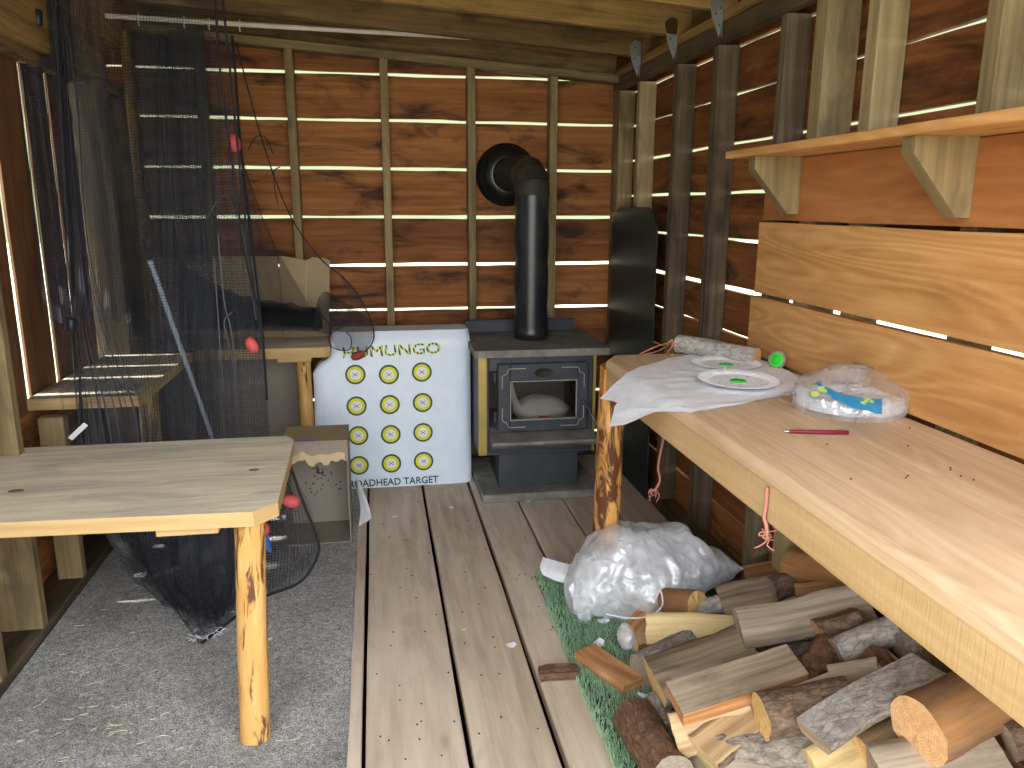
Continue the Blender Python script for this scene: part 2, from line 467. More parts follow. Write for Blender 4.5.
    def build(s, name, mats, parent=None, loc=None):
        root = parent
        while root is not None and root.parent is not None: root = root.parent
        off = Vector(root.location) if root is not None else Vector(loc) if loc is not None else Vector()
        me = bpy.data.meshes.new(name)
        me.from_pydata([v-off for v in s.v], [], s.f)
        uvl = me.uv_layers.new(name='UVMap')
        flat = [x for f in s.uv for p in f for x in p]
        uvl.data.foreach_set('uv', flat)
        me.polygons.foreach_set('material_index', s.mi); me.polygons.foreach_set('use_smooth', s.sm)
        for mt in (mats if isinstance(mats, (list, tuple)) else [mats]): me.materials.append(M[mt] if isinstance(mt, str) else mt)
        me.update()
        o = bpy.data.objects.new(name, me); COL.objects.link(o)
        if parent is not None: o.parent = parent
        else: o.location = off
        return o

def tag(o, label, cat, group=None, kind=None):
    if label: o['label'] = label
    if cat: o['category'] = cat
    if group: o['group'] = group
    if kind: o['kind'] = kind
    return o
def thing(name, label, cat, loc=(0, 0, 0), group=None):
    o = bpy.data.objects.new(name, None); COL.objects.link(o); o.location = loc
    o.empty_display_size = .05
    return tag(o, label, cat, group)
def struct(o, label=None):
    o['kind'] = 'structure'
    if label: o['label'] = label; 
    return o
def rot(ax, deg): return Matrix.Rotation(radians(deg), 3, ax)
def frame(x, up=(0, 0, 1)):
    """3x3 with local X along x"""
    x = Vector(x).normalized(); z = Vector(up); z = (z-x*z.dot(x)).normalized(); y = z.cross(x)
    return Matrix((x, y, z)).transposed()
def catmull(p, n):
    p = [Vector(q) for q in p]; o = []
    for i in range(len(p)-1):
        a, b, c, d = p[max(i-1, 0)], p[i], p[i+1], p[min(i+2, len(p)-1)]
        for k in range(n):
            t = k/n
            o.append(.5*((2*b)+(c-a)*t+(2*a-5*b+4*c-d)*t*t+(3*b-a-3*c+d)*t**3))
    return o+[p[-1]]
def sheet(mb, rows, nu=8, nv=6, amp=0., folds=6, seed=0, mi=0, rough=0., u0=0.):
    """cloth through rows of control points; vertical folds pushed out along its normal"""
    R = [catmull(r, nv) for r in rows]
    cols = [catmull([r[j] for r in R], nu) for j in range(len(R[0]))]
    G = [[cols[j][i] for j in range(len(cols))] for i in range(len(cols[0]))]
    ni, nj = len(G), len(G[0]); out = []
    for i in range(ni):
        row = []
        for j in range(nj):
            a = G[min(i+1, ni-1)][j]-G[max(i-1, 0)][j]; b = G[i][min(j+1, nj-1)]-G[i][max(j-1, 0)]
            nrm = a.cross(b)
            nrm = nrm.normalized() if nrm.length > 1e-9 else Vector((0, -1, 0))
            q = j/(nj-1); p = i/(ni-1)
            d = amp*(sin(2*pi*folds*q+seed+1.5*sin(3*p+seed))+.5*sin(2*pi*folds*2.3*q+seed*2+2*p))
            if rough: d += rough*(noise.noise(G[i][j]*9+Vector((seed, 0, 0)))+.5*noise.noise(G[i][j]*23))
            row.append(G[i][j]+nrm*d)
        out.append(row)
    W = sum((G[ni//2][j+1]-G[ni//2][j]).length for j in range(nj-1))*(1+min(1.2, (amp*folds*6)**2))
    H = sum((G[i+1][nj//2]-G[i][nj//2]).length for i in range(ni-1))
    mb.grid(out, lambda i, j: (u0+j/(nj-1)*W, i/(ni-1)*H), mi)
    return mb
def text_mesh(txt, size, ext, bold=0):
    c = bpy.data.curves.new('t', 'FONT'); c.body = txt; c.size = size; c.extrude = ext; c.bevel_depth = bold; c.bevel_resolution = 0; c.resolution_u = 3
    o = bpy.data.objects.new('t', c); COL.objects.link(o)
    me = bpy.data.meshes.new_from_object(o.evaluated_get(bpy.context.evaluated_depsgraph_get()))
    bpy.data.objects.remove(o); bpy.data.curves.remove(c)
    return me
def copy_tree(o, parent=None, loc=None):
    c = o.copy(); COL.objects.link(c)
    if parent is not None: c.parent = parent
    if loc is not None: c.location = loc
    for ch in o.children: copy_tree(ch, c)
    return c

# ------------------------------------------------------------------ room shell
XL, XR, YB = -1.16, 1.34, 4.40            # inner faces of the studs
YF = .30                                   # open front

def wavy_board(mb, axis, a, b, lo, hi, d0, d1, amp=.005, seg=.12, mi=0):
    """board along axis ('X' or 'Y') from a to b, lo..hi in height, d0..d1 in depth, with natural wavy edges"""
    n = max(2, int((b-a)/seg)); ru, rv = random.uniform(0, 60), random.uniform(0, 60); sd = random.uniform(0, 99)
    P = (lambda t, d, z: (t, d, z)) if axis == 'X' else (lambda t, d, z: (d, t, z)) if axis == 'Y' else (lambda t, d, z: (d, z, t))
    rows = []
    for i in range(n+1):
        t = a+(b-a)*i/n
        l = lo+amp*noise.noise(Vector((t*2.2, sd, 0)))+amp*.5*noise.noise(Vector((t*9, sd, 3)))
        h = hi+amp*noise.noise(Vector((t*2.2, sd, 7)))+amp*.5*noise.noise(Vector((t*9, sd, 11)))
        rows.append([P(t, d0, l), P(t, d0, h), P(t, d1, h), P(t, d1, l)])
    H = hi-lo; D = abs(d1-d0); off = [0, H, H+D, 2*H+D, 2*H+2*D]
    mb.grid(rows, lambda i, j: (a+(b-a)*i/n+ru, off[j]+rv), mi, False, True, flip=(d1 > d0) != (axis == 'Y'))
    for r, rev in ((rows[0], 0), (rows[-1], 1)):
        mb.face(r if rev else r[::-1], [(ru, rv), (ru, rv+H), (ru+D, rv+H), (ru+D, rv)], mi)

# floor: planks running away from the camera, narrow gaps between them
mb = MB()
edges = [-1.30, -1.02, -.72, -.40, -.078, .208, .456, .672, .903, 1.13, 1.34]
for i in range(len(edges)-1):
    g = .006 if i not in (4, 5, 6) else .008
    x0, x1 = edges[i]+g, edges[i+1]-g
    n = 40; ru, rv = random.uniform(0, 60), random.uniform(0, 60); sd = random.uniform(0, 99); rows = []
    for k in range(n+1):
        y = -.05+(4.55)*k/n
        l = x0+.005*noise.noise(Vector((y*1.3, sd, 0))); h = x1+.005*noise.noise(Vector((y*1.3, sd, 7)))
        rows.append([(l, y, -.04), (l, y, -.003), (l+.003, y, 0), (h-.003, y, 0), (h, y, -.003), (h, y, -.04)])
    off = [0, .037, .041, x1-x0+.04, x1-x0+.044, x1-x0+.08, 2*(x1-x0)+.1]
    mb.grid(rows, lambda i, j: (i/n*4.55+ru, off[j]+rv), 0, False, True)
    mb.face(rows[0], [(0, 0)]*6, 0)
struct(mb.build('floor', 'floor'))
mb = MB(); mb.span((-1.36, -.1, -.30), (1.5, 4.6, -.25)); struct(mb.build('floor_subsoil', 'underfloor'))
mb = MB(); mb.span((-40, -40, -.36), (40, 40, -.31)); struct(mb.build('ground', 'ground'))

# back wall boards
mb = MB()
gz = [-.30, .12, .375, .630, .886, 1.136, 1.397, 1.653, 1.903, 2.137, 2.52]
for i in range(1, len(gz)):
    wavy_board(mb, 'X', -1.33, 1.47, gz[i-1]+.008, gz[i]-.008, 4.515, 4.49, .006)
struct(mb.build('wall_back', 'cedar'))

# right wall: outer boards
mb = MB()
gz = [-.30, .20, .39, .58, .765, .955, 1.132, 1.329, 1.516, 1.706, 1.893, 2.070, 2.32]
for i in range(1, len(gz)):
    wavy_board(mb, 'Y', YF, 4.515, gz[i-1]+(.010 if gz[i-1] == 1.132 else .006), gz[i]-(.010 if gz[i] == 1.132 else .006), 1.43, 1.455, .005)
struct(mb.build('wall_right', 'cedar'))

# left wall: horizontal boards at the far end and below, upright boards in the old window opening
mb = MB()
gz = [-.30, .25, .48, .71]
for i in range(1, len(gz)): wavy_board(mb, 'Y', YF, 3.93, gz[i-1]+.006, gz[i]-.006, -1.30, -1.325, .005)
gz = [-.30]+[.145+.125*k for k in range(18)]
for i in range(1, len(gz)): wavy_board(mb, 'Y', 3.94, 4.515, gz[i-1]+.005, gz[i]-.005, -1.30, -1.325, .004)
for z in (.715, .96, 1.2, 1.45, 1.7, 1.96): wavy_board(mb, 'Y', YF, 2.68, z+.006, z+.239, -1.30, -1.325, .005)
wavy_board(mb, 'Y', YF, 4.515, 2.0, 2.52, -1.30, -1.325, .004)
struct(mb.build('wall_left', 'cedar'))
mb = MB()
for a, b in ((2.70, 2.90), (2.905, 3.105), (3.140, 3.388), (3.423, 3.632), (3.662, 3.90)):
    wavy_board(mb, 'Z', .70, 2.02, a, b, -1.289, -1.298, .005)
struct(mb.build('window_1', 'shutter'), 'upright boards closing the window opening in the left wall')

def beam(name, lo, hi, mat='stud', **k):
    b = MB(); b.span(lo, hi, **k); return struct(b.build(name, mat))
# sills
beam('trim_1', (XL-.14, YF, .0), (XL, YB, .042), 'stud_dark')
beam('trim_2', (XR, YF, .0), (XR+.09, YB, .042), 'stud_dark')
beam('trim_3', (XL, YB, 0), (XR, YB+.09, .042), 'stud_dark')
# left wall studs
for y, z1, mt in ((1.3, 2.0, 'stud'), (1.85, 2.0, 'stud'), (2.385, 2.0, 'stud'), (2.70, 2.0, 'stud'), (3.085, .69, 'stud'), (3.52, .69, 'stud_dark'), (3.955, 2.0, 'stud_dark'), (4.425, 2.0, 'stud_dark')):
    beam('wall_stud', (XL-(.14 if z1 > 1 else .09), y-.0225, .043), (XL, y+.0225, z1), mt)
# left wall header and plate
beam('wall_header', (XL-.045, YF, 2.005), (XL, 3.99, 2.20), 'rafter')
beam('wall_header', (XL-.14, YF, 1.975), (XL-.05, 4.49, 2.02), 'rafter_dark')
beam('wall_plate', (XL-.14, YF, 2.205), (XL-.02, 4.49, 2.49), 'rafter')
# right wall studs
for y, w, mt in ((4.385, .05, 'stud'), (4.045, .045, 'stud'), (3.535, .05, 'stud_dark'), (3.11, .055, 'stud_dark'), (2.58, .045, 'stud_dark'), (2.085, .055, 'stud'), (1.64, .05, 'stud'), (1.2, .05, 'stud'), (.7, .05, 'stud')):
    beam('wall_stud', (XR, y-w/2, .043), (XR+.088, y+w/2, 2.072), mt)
# the wide slab with the live edge
mb = MB()
pr = [(XR-.012, 2.30), (XR+.085, 2.28), (XR+.085, 2.365), (XR+.02, 2.378), (XR-.012, 2.36)]
mb.prism(pr, 2, .043, 2.072, grain_axis=2); struct(mb.build('wall_stud', 'stud'))
# right header, two plies
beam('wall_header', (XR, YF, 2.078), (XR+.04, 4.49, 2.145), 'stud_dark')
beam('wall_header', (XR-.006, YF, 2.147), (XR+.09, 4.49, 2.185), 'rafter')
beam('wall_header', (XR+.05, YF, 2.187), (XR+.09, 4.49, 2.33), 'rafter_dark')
# back wall studs
for x, mt in ((-1.178, 'rafter'), (-.84, 'stud'), (-.40, 'stud'), (.076, 'stud'), (.534, 'stud'), (.985, 'stud'), (1.362, 'stud')):
    zt = 2.205-.067*(x-.1)
    beam('wall_stud', (x-.021, YB, .043), (x+.021, YB+.088, zt), mt)
def sloped(name, y0, y1, zr, h, mat, x0=-1.42, x1=1.42, k=-.067):
    """timber across the shed, falling to the right; zr = height of its underside at X = XR"""
    b = MB(); ang = math.atan(k); L = (x1-x0)/cos(ang); xm = (x0+x1)/2
    zm = zr+k*(xm-XR)+h/2
    b.box((xm, (y0+y1)/2, zm), (L, y1-y0, h), rot=Matrix.Rotation(-ang, 3, 'Y'))
    return struct(b.build(name, mat))
sloped('wall_plate', YB-.015, YB+.088, 2.115, .042, 'stud', -1.16, 1.34)
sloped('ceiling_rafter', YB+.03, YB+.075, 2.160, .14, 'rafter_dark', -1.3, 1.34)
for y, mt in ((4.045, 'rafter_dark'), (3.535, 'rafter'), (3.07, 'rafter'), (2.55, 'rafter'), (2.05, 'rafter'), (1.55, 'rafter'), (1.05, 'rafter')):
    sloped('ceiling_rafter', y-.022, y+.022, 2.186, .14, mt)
# roof deck boards
mb = MB(); ang = math.atan(-.067)
for i in range(20):
    y0 = .52+i*.2
    mb.box((0, y0+.095, 2.186+.067*XR+.14+.0125), (2.95, .1995, .022), rot=Matrix.Rotation(-ang, 3, 'Y'), bev=.001)
mb.box((0, 2.5, 2.186+.067*XR+.14+.0125+.016), (2.98, 4.1, .008), rot=Matrix.Rotation(-ang, 3, 'Y'), grain=1)
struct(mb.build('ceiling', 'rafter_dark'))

# hurricane ties on the right header
tie0 = None
for n, (y, lb) in enumerate(((3.052, 'galvanised metal tie plate nearest the camera, above the stained stud'),
                             (3.525, 'galvanised metal tie plate in the middle of the right header'),
                             (4.015, 'galvanised metal tie plate nearest the back corner of the header'))):
    if tie0 is None:
        t = tie0 = thing('metal_tie', lb, 'bracket', (XR-.009, y, 2.10), 'tie plates on the right header')
        b = MB()
        pl = [(y-.008, 2.085), (y+.034, 2.13), (y+.034, 2.185), (y-.008, 2.185)]
        b.prism(pl, 0, XR-.0095, XR-.0075); b.build('plate', 'galv', t)
        b = MB(); b.prism([(1.270, 2.235), (1.300, 2.262), (1.3305, 2.25), (1.3305, 2.165), (1.318, 2.085), (1.285, 2.160)], 1, y-.012, y-.009); b.build('flange', 'galv', t)
        for x, z in ((1.30, 2.17), (1.318, 2.19), (1.316, 2.13), (1.30, 2.225)):
            b = MB(); b.lathe([(.0035, 0), (.003, .0016), (.0002, .0018)], (x, y-.012, z), Vector((0, -1, 0)), 8); b.build('nail_head', 'ink', t)
    else:
        t = copy_tree(tie0, loc=(XR-.009, y, 2.10)); t['label'] = lb
# ------------------------------------------------------------------ right panel boards, shelf, brackets
def panel_board(lb, z0, z1, y1, mat):
    b = MB(); wavy_board(b, 'Y', YF, y1, z0, z1, XR-.030, XR-.002, .003)
    o = b.build('panel_board', mat, loc=(XR-.016, 1.5, z0))
    return tag(o, lb, 'board', None)
panel_board('reddish fir board behind the shelf brackets on the right wall', 1.417, 1.608, 2.567, 'panel_red')
panel_board('wide fir board on the right wall between the reddish board and the worktop board', 1.167, 1.407, 2.592, 'panel')
panel_board('lowest fir board on the right wall, just above the worktop', .952, 1.152, 2.618, 'panel')
b = MB(); b.span((1.135, .35, 1.611), (1.338, 2.515, 1.634)); 
tag(b.build('wall_shelf', 'panel', loc=(1.24, 1.4, 1.611)), 'long plain wooden shelf plank on two triangular brackets, right wall', 'shelf')
for y, lb in ((2.36, 'triangular wooden bracket under the far end of the shelf'), (1.62, 'triangular wooden bracket under the near stretch of the shelf')):
    b = MB(); xw = XR-.031
    pl = [(xw, 1.6105), (xw-.155, 1.6105), (xw-.155, 1.573), (xw-.034, 1.437), (xw, 1.437)]
    b.prism(pl, 1, y-.021, y+.021, grain_axis=2)
    tag(b.build('shelf_bracket', 'stud', loc=(xw-.06, y, 1.437)), lb, 'bracket')

# ------------------------------------------------------------------ right worktop
WT = .943
t = thing('workbench', 'long fir worktop along the right wall with a rough sawn apron, firewood beneath', 'workbench', (1.05, 1.5, 0))
xs = [.772, 1.075, 1.306]
tb = MB()
n = 30; ru = random.uniform(0, 50)
for k in range(2):
    b = tb; x0, x1 = xs[k]+(0 if k == 0 else .001), xs[k+1]-.001
    rows = []
    for i in range(n+1):
        y = .32+(2.655-.32)*i/n
        w = .006*noise.noise(Vector((y*3, 4, 0)))+.004*noise.noise(Vector((y*11, 4, 2))) if k == 0 else 0
        e = .012
        c = max(0, (y-2.60))*.8 if k == 0 else 0
        rows.append([(x0+.004+c, y, WT-.036), (x0+w*.4+c, y, WT-.030), (x0+w*.5+c, y, WT-.010), (x0+e+w+c, y, WT-.0005), (x0+e+w+c+.004, y, WT), (x1-.002, y, WT), (x1, y, WT-.002), (x1, y, WT-.036)])
    of = [0, .006, .026, .042, .046, .046+x1-x0, .05+x1-x0, .09+x1-x0]
    b.grid(rows, lambda i, j: (i/n*2.33+ru+k*7, of[j]+k*3.1), 0, False, False, flip=True)
    for r, rev in ((rows[0], 1), (rows[-1], 0)):
        b.face(r[::-1] if rev else r, [(p[0]*.3, p[2]) for p in r], 0)
tb.build('worktop', 'worktop', t)
b = MB(); b.span((.782, .33, WT-.122), (.822, 2.60, WT-.037)); b.build('apron', 'apron', t)
b = MB(); b.span((.823, 2.575, WT-.137), (1.30, 2.615, WT-.037)); b.build('end_apron', 'orange_edge', t)
b = MB(); b.span((.775, 2.60, WT-.137), (.8225, 2.645, WT-.037), grain=0); b.build('end_block', 'orange_edge', t)
b = MB(); b.tube([(.815, 2.665, 0), (.82, 2.665, .3), (.822, 2.665, .6), (.828, 2.665, WT-.038)], lambda q: .052-.004*q, 14); b.build('leg', 'peeled_dark', t)
b = MB(); b.span((1.27, .33, WT-.11), (1.306, 2.57, WT-.037)); b.build('back_rail', 'stud', t)

# ------------------------------------------------------------------ near left table
TT = .665
t = thing('table', 'pine plank table with clipped corners and a peeled log leg, carpet below', 'table', (-.7, 2.3, 0))
pl = [(-1.29, 2.097), (-.343, 2.056), (-.286, 2.12), (-.299, 2.715), (-.328, 2.772), (-1.29, 2.762), (-1.29, 2.725), (-1.158, 2.725), (-1.158, 2.675), (-1.29, 2.675), (-1.29, 2.41), (-1.158, 2.41), (-1.158, 2.36), (-1.29, 2.36)]
b = MB(); b.prism(pl, 2, TT-.042, TT, grain_axis=0)
# top face in the table material, edges in the paler one
b.mi = [0, 0]+[1]*(len(b.f)-2)
b.build('tabletop', ['table', 'table_edge'], t)
for px, py, q in ((254, 470, .0105), (16, 491, .014)):
    c = at(px, py, Z=TT); b = MB(); b.lathe([(.0004, .0006), (q, .0005), (q*1.05, -.001)], (0, 0, 0), n=18)
    b.v = [Vector((c.x+v.x*1.5, c.y+v.y, c.z+v.z)) for v in b.v]; b.build('knot', 'knot', t)['label'] = 'dark oval knot'
b = MB(); b.span((-.60, 2.085, TT-.068), (-.44, 2.74, TT-.0425), grain=1); b.build('cleat', 'table_edge', t)
b = MB(); b.tube([(-.374, 2.018, .0115), (-.371, 2.045, .2), (-.366, 2.08, .45), (-.362, 2.11, TT-.0425)], lambda q: .041-.001*q+.002*sin(9*q), 16); b.build('leg', 'peeled', t)
b = MB(); b.span((-1.158, 2.12, TT-.13), (-1.12, 2.74, TT-.0425), grain=1); b.build('wall_cleat', 'stud', t)

# ------------------------------------------------------------------ corner benches at the back
BT = .765
t = thing('bench', 'grey plank bench along the left wall below the boarded window', 'bench', (-1.1, 3.6, 0))
b = MB()
for x0, x1 in ((-1.27, -1.09), (-1.088, -.885)): b.prism([(x0, 3.05), (x1, 3.05), (x1, 3.99 if x0 > -1.1 else 4.39), (x0, 4.39 if x0 < -1.1 else 3.99)], 2, BT-.042, BT, grain_axis=1)
b.mi = [0 if k % 6 < 2 else 1 for k in range(len(b.f))]
b.build('bench_top', ['bench', 'bench_edge'], t)
b = MB(); b.span((-1.14, 3.90, .0115), (-1.05, 3.945, BT-.043)); b.build('leg', 'bench_edge', t)
t = thing('bench', 'plank bench on a peeled pole leg along the back wall beside the white block', 'bench', (-.55, 4.2, 0))
b = MB(); b.prism([(-1.086, 3.993), (-.265, 3.993), (-.240, 4.02), (-.240, 4.39), (-1.086, 4.39)], 2, BT-.05, BT, grain_axis=0)
b.mi = [0, 0]+[1]*(len(b.f)-2)
b.build('bench_top', ['table', 'table_edge'], t)
b = MB(); b.tube([(-.372, 4.04, 0), (-.374, 4.04, .4), (-.376, 4.045, BT-.078)], .036, 14); b.build('leg', 'peeled', t)
b = MB(); b.span((-.50, 4.02, BT-.077), (-.335, 4.36, BT-.0505), grain=0); b.build('cleat', 'table_edge', t)

# ------------------------------------------------------------------ carpet, turf
b = MB(); n = 30
rows = []
for i in range(n+1):
    y = .32+(3.95-.32)*i/n
    r = -.122+.006*noise.noise(Vector((y*4, 1, 1)))
    rows.append([(-1.159, y, .001), (-1.155, y, .011), (r-.006, y, .011), (r, y, .007), (r+.002, y, .001)])
b.grid(rows, lambda i, j: (i*.1, j*.1), 0, False)
b.face(rows[-1], [(0, 0)]*5)
tag(b.build('carpet', 'carpet', loc=(-.6, 2, 0)), 'grey short pile carpet strewn with splinters under the pine table', 'carpet')

t = thing('artificial_turf', 'green artificial grass mat on the plank floor beside the firewood', 'rug', (.9, 2.4, 0))
b = MB(); b.span((.59, 1.25, .001), (1.30, 2.87, .007)); b.build('backing', 'turf_back', t)
def edge(y): return .575+.03*max(0, (y-2.3))+.008*noise.noise(Vector((y*9, 0, 0)))
vs, fs = [], []
rnd = random.Random(3)
N = 21000; k = 0
while k < N:
    x = rnd.uniform(.56, .95); y = rnd.uniform(1.3, 2.875)
    if x < edge(y): continue
    k += 1
    h = rnd.uniform(.018, .034); a = rnd.uniform(0, 2*pi); w = rnd.uniform(.0011, .002)
    l = rnd.uniform(0, .016); la = rnd.gauss(-2.0, .9)
    dx, dy = cos(a)*w, sin(a)*w; q = len(vs)
    vs += [(x-dx, y-dy, .006), (x+dx, y+dy, .006), (x+dx*.7+cos(la)*l*.4, y+dy*.7+sin(la)*l*.4, .006+h*.6), (x-dx*.7+cos(la)*l*.4, y-dy*.7+sin(la)*l*.4, .006+h*.6), (x+cos(la)*l, y+sin(la)*l, .006+h)]
    fs += [(q, q+1, q+2, q+3), (q+3, q+2, q+4)]
me = bpy.data.meshes.new('grass_blades'); off = t.location
me.from_pydata([(v[0]-off[0], v[1]-off[1], v[2]) for v in vs], [], fs); me.materials.append(M['turf'])
o = bpy.data.objects.new('grass_pile', me); COL.objects.link(o); o.parent = t; o['kind'] = 'stuff'

# ------------------------------------------------------------------ wood stove
SX0, SX1, SY0, SY1 = .485, 1.078, 3.78, 4.29
SC = (SX0+SX1)/2
b = MB(); b.span((.488, 3.695, .0005), (1.105, 4.32, .044), bev=.006)
tag(b.build('hearth_pad', 'stove_top', loc=(.79, 4, 0)), 'black slab on the floor under the wood stove', 'hearth pad')
t = thing('wood_stove', 'black iron wood stove with glass door and brass corner strips', 'stove', (SC, 4.03, .0445))
b = MB()                                     # firebox with an open front
b.span((SX0, SY0, .225), (SX0+.012, SY1, .7345)); b.span((SX1-.012, SY0, .225), (SX1, SY1, .7345))
b.span((SX0+.012, SY1-.012, .225), (SX1-.012, SY1, .7345)); b.span((SX0+.012, SY0, .225), (SX1-.012, SY1-.012, .24))
b.span((SX0+.012, SY0, .24), (SX0+.05, SY0+.014, .7345)); b.span((SX1-.05, SY0, .24), (SX1-.012, SY0+.014, .7345))
b.span((SX0+.05, SY0, .66), (SX1-.05, SY0+.014, .7345)); b.span((SX0+.05, SY0, .24), (SX1-.05, SY0+.014, .36))
b.build('firebox', 'stove', t)
b = MB(); b.span((SX0+.05, SY1-.06, .25), (SX1-.05, SY1-.02, .70)); b.span((SX0+.03, SY0+.02, .242), (SX1-.03, SY1-.065, .36))
b.build('firebrick', 'firebrick', t)
b = MB()
pl = [(.462, 3.752), (.475, 3.735), (1.133, 3.735), (1.15, 3.752), (1.15, 4.32), (.462, 4.32)]
b.prism(pl, 2, .7355, .771); b.build('top_plate', 'stove_top', t)
b = MB(); b.span((.475, 4.31, .771), (1.10, 4.325, .842)); b.span((.475, 4.29, .835), (1.10, 4.3095, .842)); b.build('back_shield', 'stove', t)
for x, w_ in ((SX0-.004, .042), (SX1-.012, .016)):
    b = MB(); b.span((x, SY0-.006, .228), (x+w_, SY0-.0005, .733), bev=.002); b.build('brass_strip', 'brass', t)
b = MB(); b.prism([(.59, 3.80), (1.0, 3.80), (.985, 4.25), (.605, 4.25)], 2, .0445, .2245); b.build('pedestal', 'stove', t)
# ash lip
b = MB(); b.prism([(3.66, .325), (3.779, .345), (3.779, .295), (3.70, .285), (3.66, .310)], 0, .535, 1.066); b.build('ash_lip', 'stove_top', t)
# door
DX0, DX1, DZ0, DZ1 = .575, 1.035, .352, .700
GX0, GX1, GZ0, GZ1 = .637, .978, .41, .612
d = MB(); Y0, Y1 = SY0-.030, SY0-.0005
d.span((DX0, Y0, DZ0), (GX0, Y1, DZ1), bev=.005); d.span((GX1, Y0, DZ0), (DX1, Y1, DZ1), bev=.005)
d.span((GX0, Y0, GZ1), (GX1, Y1, DZ1), bev=.004); d.span((GX0, Y0, DZ0), (GX1, Y1, GZ0), bev=.004)
door = d.build('stove_door', 'stove', t)
b = MB(); b.span((GX0-.004, Y0+.014, GZ0-.004), (GX1+.004, Y0+.018, GZ1+.004)); b.build('door_glass', 'glass', door)
b = MB(); w = .004
for lo, hi in (((GX0, GZ0), (GX0+w, GZ1)), ((GX1-w, GZ0), (GX1, GZ1)), ((GX0, GZ0), (GX1, GZ0+w)), ((GX0, GZ1-w), (GX1, GZ1))):
    b.span((lo[0], Y0-.001, lo[1]), (hi[0], Y0+.013, hi[1]))
b.build('glass_gasket', 'silver', door)
for sx in (0, 1):
    for sz in (0, 1):                          # stepped corner lines of the door
        X = (lambda v: DX0+v) if sx == 0 else (lambda v: DX1-v)
        Z = (lambda v: DZ0+v) if sz == 0 else (lambda v: DZ1-v)
        pts = [(X(.022), Z(.125)), (X(.022), Z(.062)), (X(.030), Z(.055)), (X(.044), Z(.050)), (X(.050), Z(.032)), (X(.056), Z(.024)), (X(.14), Z(.024))]
        b = MB(); b.tube([(x, Y0-.0005, z) for x, z in pts], .0022, 6); b.build('corner_line', 'silver', door)
b = MB(); cx, cz = (DX0+DX1)/2, .652
b.lathe([(0, .0), (.03, .0), (.032, .003), (.034, .004), (.036, .002), (.036, -.001)], (0, 0, 0), Vector((0, -1, 0)), 32)
b.v = [Vector((cx+v.x*1.35, Y0+v.y-.0005, cz+v.z*.62)) for v in b.v]
for pt in ([(-.025, -.004), (-.012, .006), (.0, .002), (.014, .007), (.026, -.003)], [(-.02, -.009), (0, -.006), (.02, -.010)], [(0, .006), (.004, .012), (.010, .013)]):
    b.tube([(cx+x, Y0-.003, cz+z) for x, z in pt], .0022, 6)
b.build('oval_emblem', 'pipe_dusty', door)
b = MB(); b.lathe([(0, .018), (.010, .018), (.012, .014), (.012, 0)], (1.010, Y0, .497), Vector((0, -1, 0)), 16)
b.tube([(1.010, Y0-.012, .497), (1.03, Y0-.04, .47), (1.042, Y0-.05, .44)], .006, 8)
h = b.build('door_handle', 'stove', door)
b = MB(); p0, p1 = Vector((1.040, Y0-.049, .445)), Vector((1.085, Y0-.085, .35)); ax = (p1-p0).normalized(); a1 = ax.cross(Vector((0, 0, 1))).normalized(); a2 = ax.cross(a1)
b.tube([p0+(p1-p0)*q/80+(a1*cos(q*.95)+a2*sin(q*.95))*.0095 for q in range(81)], .0024, 6); b.build('spring_grip', 'chrome', h)
for z in (.43, .63):
    b = MB(); b.tube([(DX0-.012, SY0-.012, z-.025), (DX0-.012, SY0-.012, z+.025)], .009, 10); b.build('hinge', 'stove', door)
# white bundle standing in for a reflection in the door glass
t2 = thing('glass_reflection', 'white bundle with a red mark inside the stove', 'bag', (.82, 3.95, .361))
b = MB(); rows = []
for i in range(17):
    a = pi*i/16; rows.append([(.83+.145*sin(a)*cos(q)*(1+.12*noise.noise(Vector((cos(q)*2, sin(q)*2, i*.3)))), 3.93+.10*sin(a)*sin(q), .361+.058+(-.058 if cos(a) < -.5 else .075*cos(a)+.01*noise.noise(Vector((cos(q)*3, sin(q)*3, i*.5))))) for q in [2*pi*j/24 for j in range(24)]])
b.grid(rows, lambda i, j: (i*.02, j*.02), 0, True, True); b.build('lump', 'rag', t2)
b = MB(); b.tube(catmull([(.655, 3.86, .60), (.675, 3.87, .50), (.70, 3.88, .44), (.76, 3.90, .43)], 5), lambda q: .008+.022*q, 10); b.build('neck', 'rag', t2)
b = MB(); b.span((.80, 3.822, .385), (.85, 3.828, .41)); b.build('red_mark', 'float_red', t2)

# flue
t = thing('stove_pipe', 'black flue pipe rising from the stove and turning into the back wall', 'chimney', (.806, 4.10, .7715))
PX, PY, PR = .806, 4.09, .0885
b = MB(); b.tube([(PX, PY, .83), (PX, PY, 1.0), (PX, PY, 1.3), (PX, PY, 1.515)], PR, 32, cap=False); b.build('flue', 'pipe', t)
b = MB(); b.lathe([(PR+.002, 0), (PR+.004, .002), (PR+.004, .05), (PR+.001, .055), (PR+.001, .062)], (PX, PY, .7715), n=32); b.build('collar', 'pipe', t)
b = MB()                                        # segmented elbow
TX = .735
rad = .112; C0 = Vector((PX, PY, 1.515)); dirh = Vector((TX-PX, 4.49-PY, 0)).normalized()
path = [C0]+[C0+Vector((0, 0, rad*sin(a)))+dirh*rad*(1-cos(a)) for a in [radians(x) for x in (22, 45, 67, 90)]]
rows = []
for i, p in enumerate(path):
    a = radians([0, 22, 45, 67, 90][i]); tdir = Vector((0, 0, cos(a)))+dirh*sin(a)
    sd = dirh.cross(Vector((0, 0, 1))).normalized(); nn = sd.cross(tdir)
    rows.append([p+(sd*cos(2*pi*k/32)+nn*sin(2*pi*k/32))*(PR+.002) for k in range(32)])
for i in range(len(rows)-1): b.grid([rows[i], rows[i+1]], lambda i, j: (i*.1, j*.02), 0, False, True)
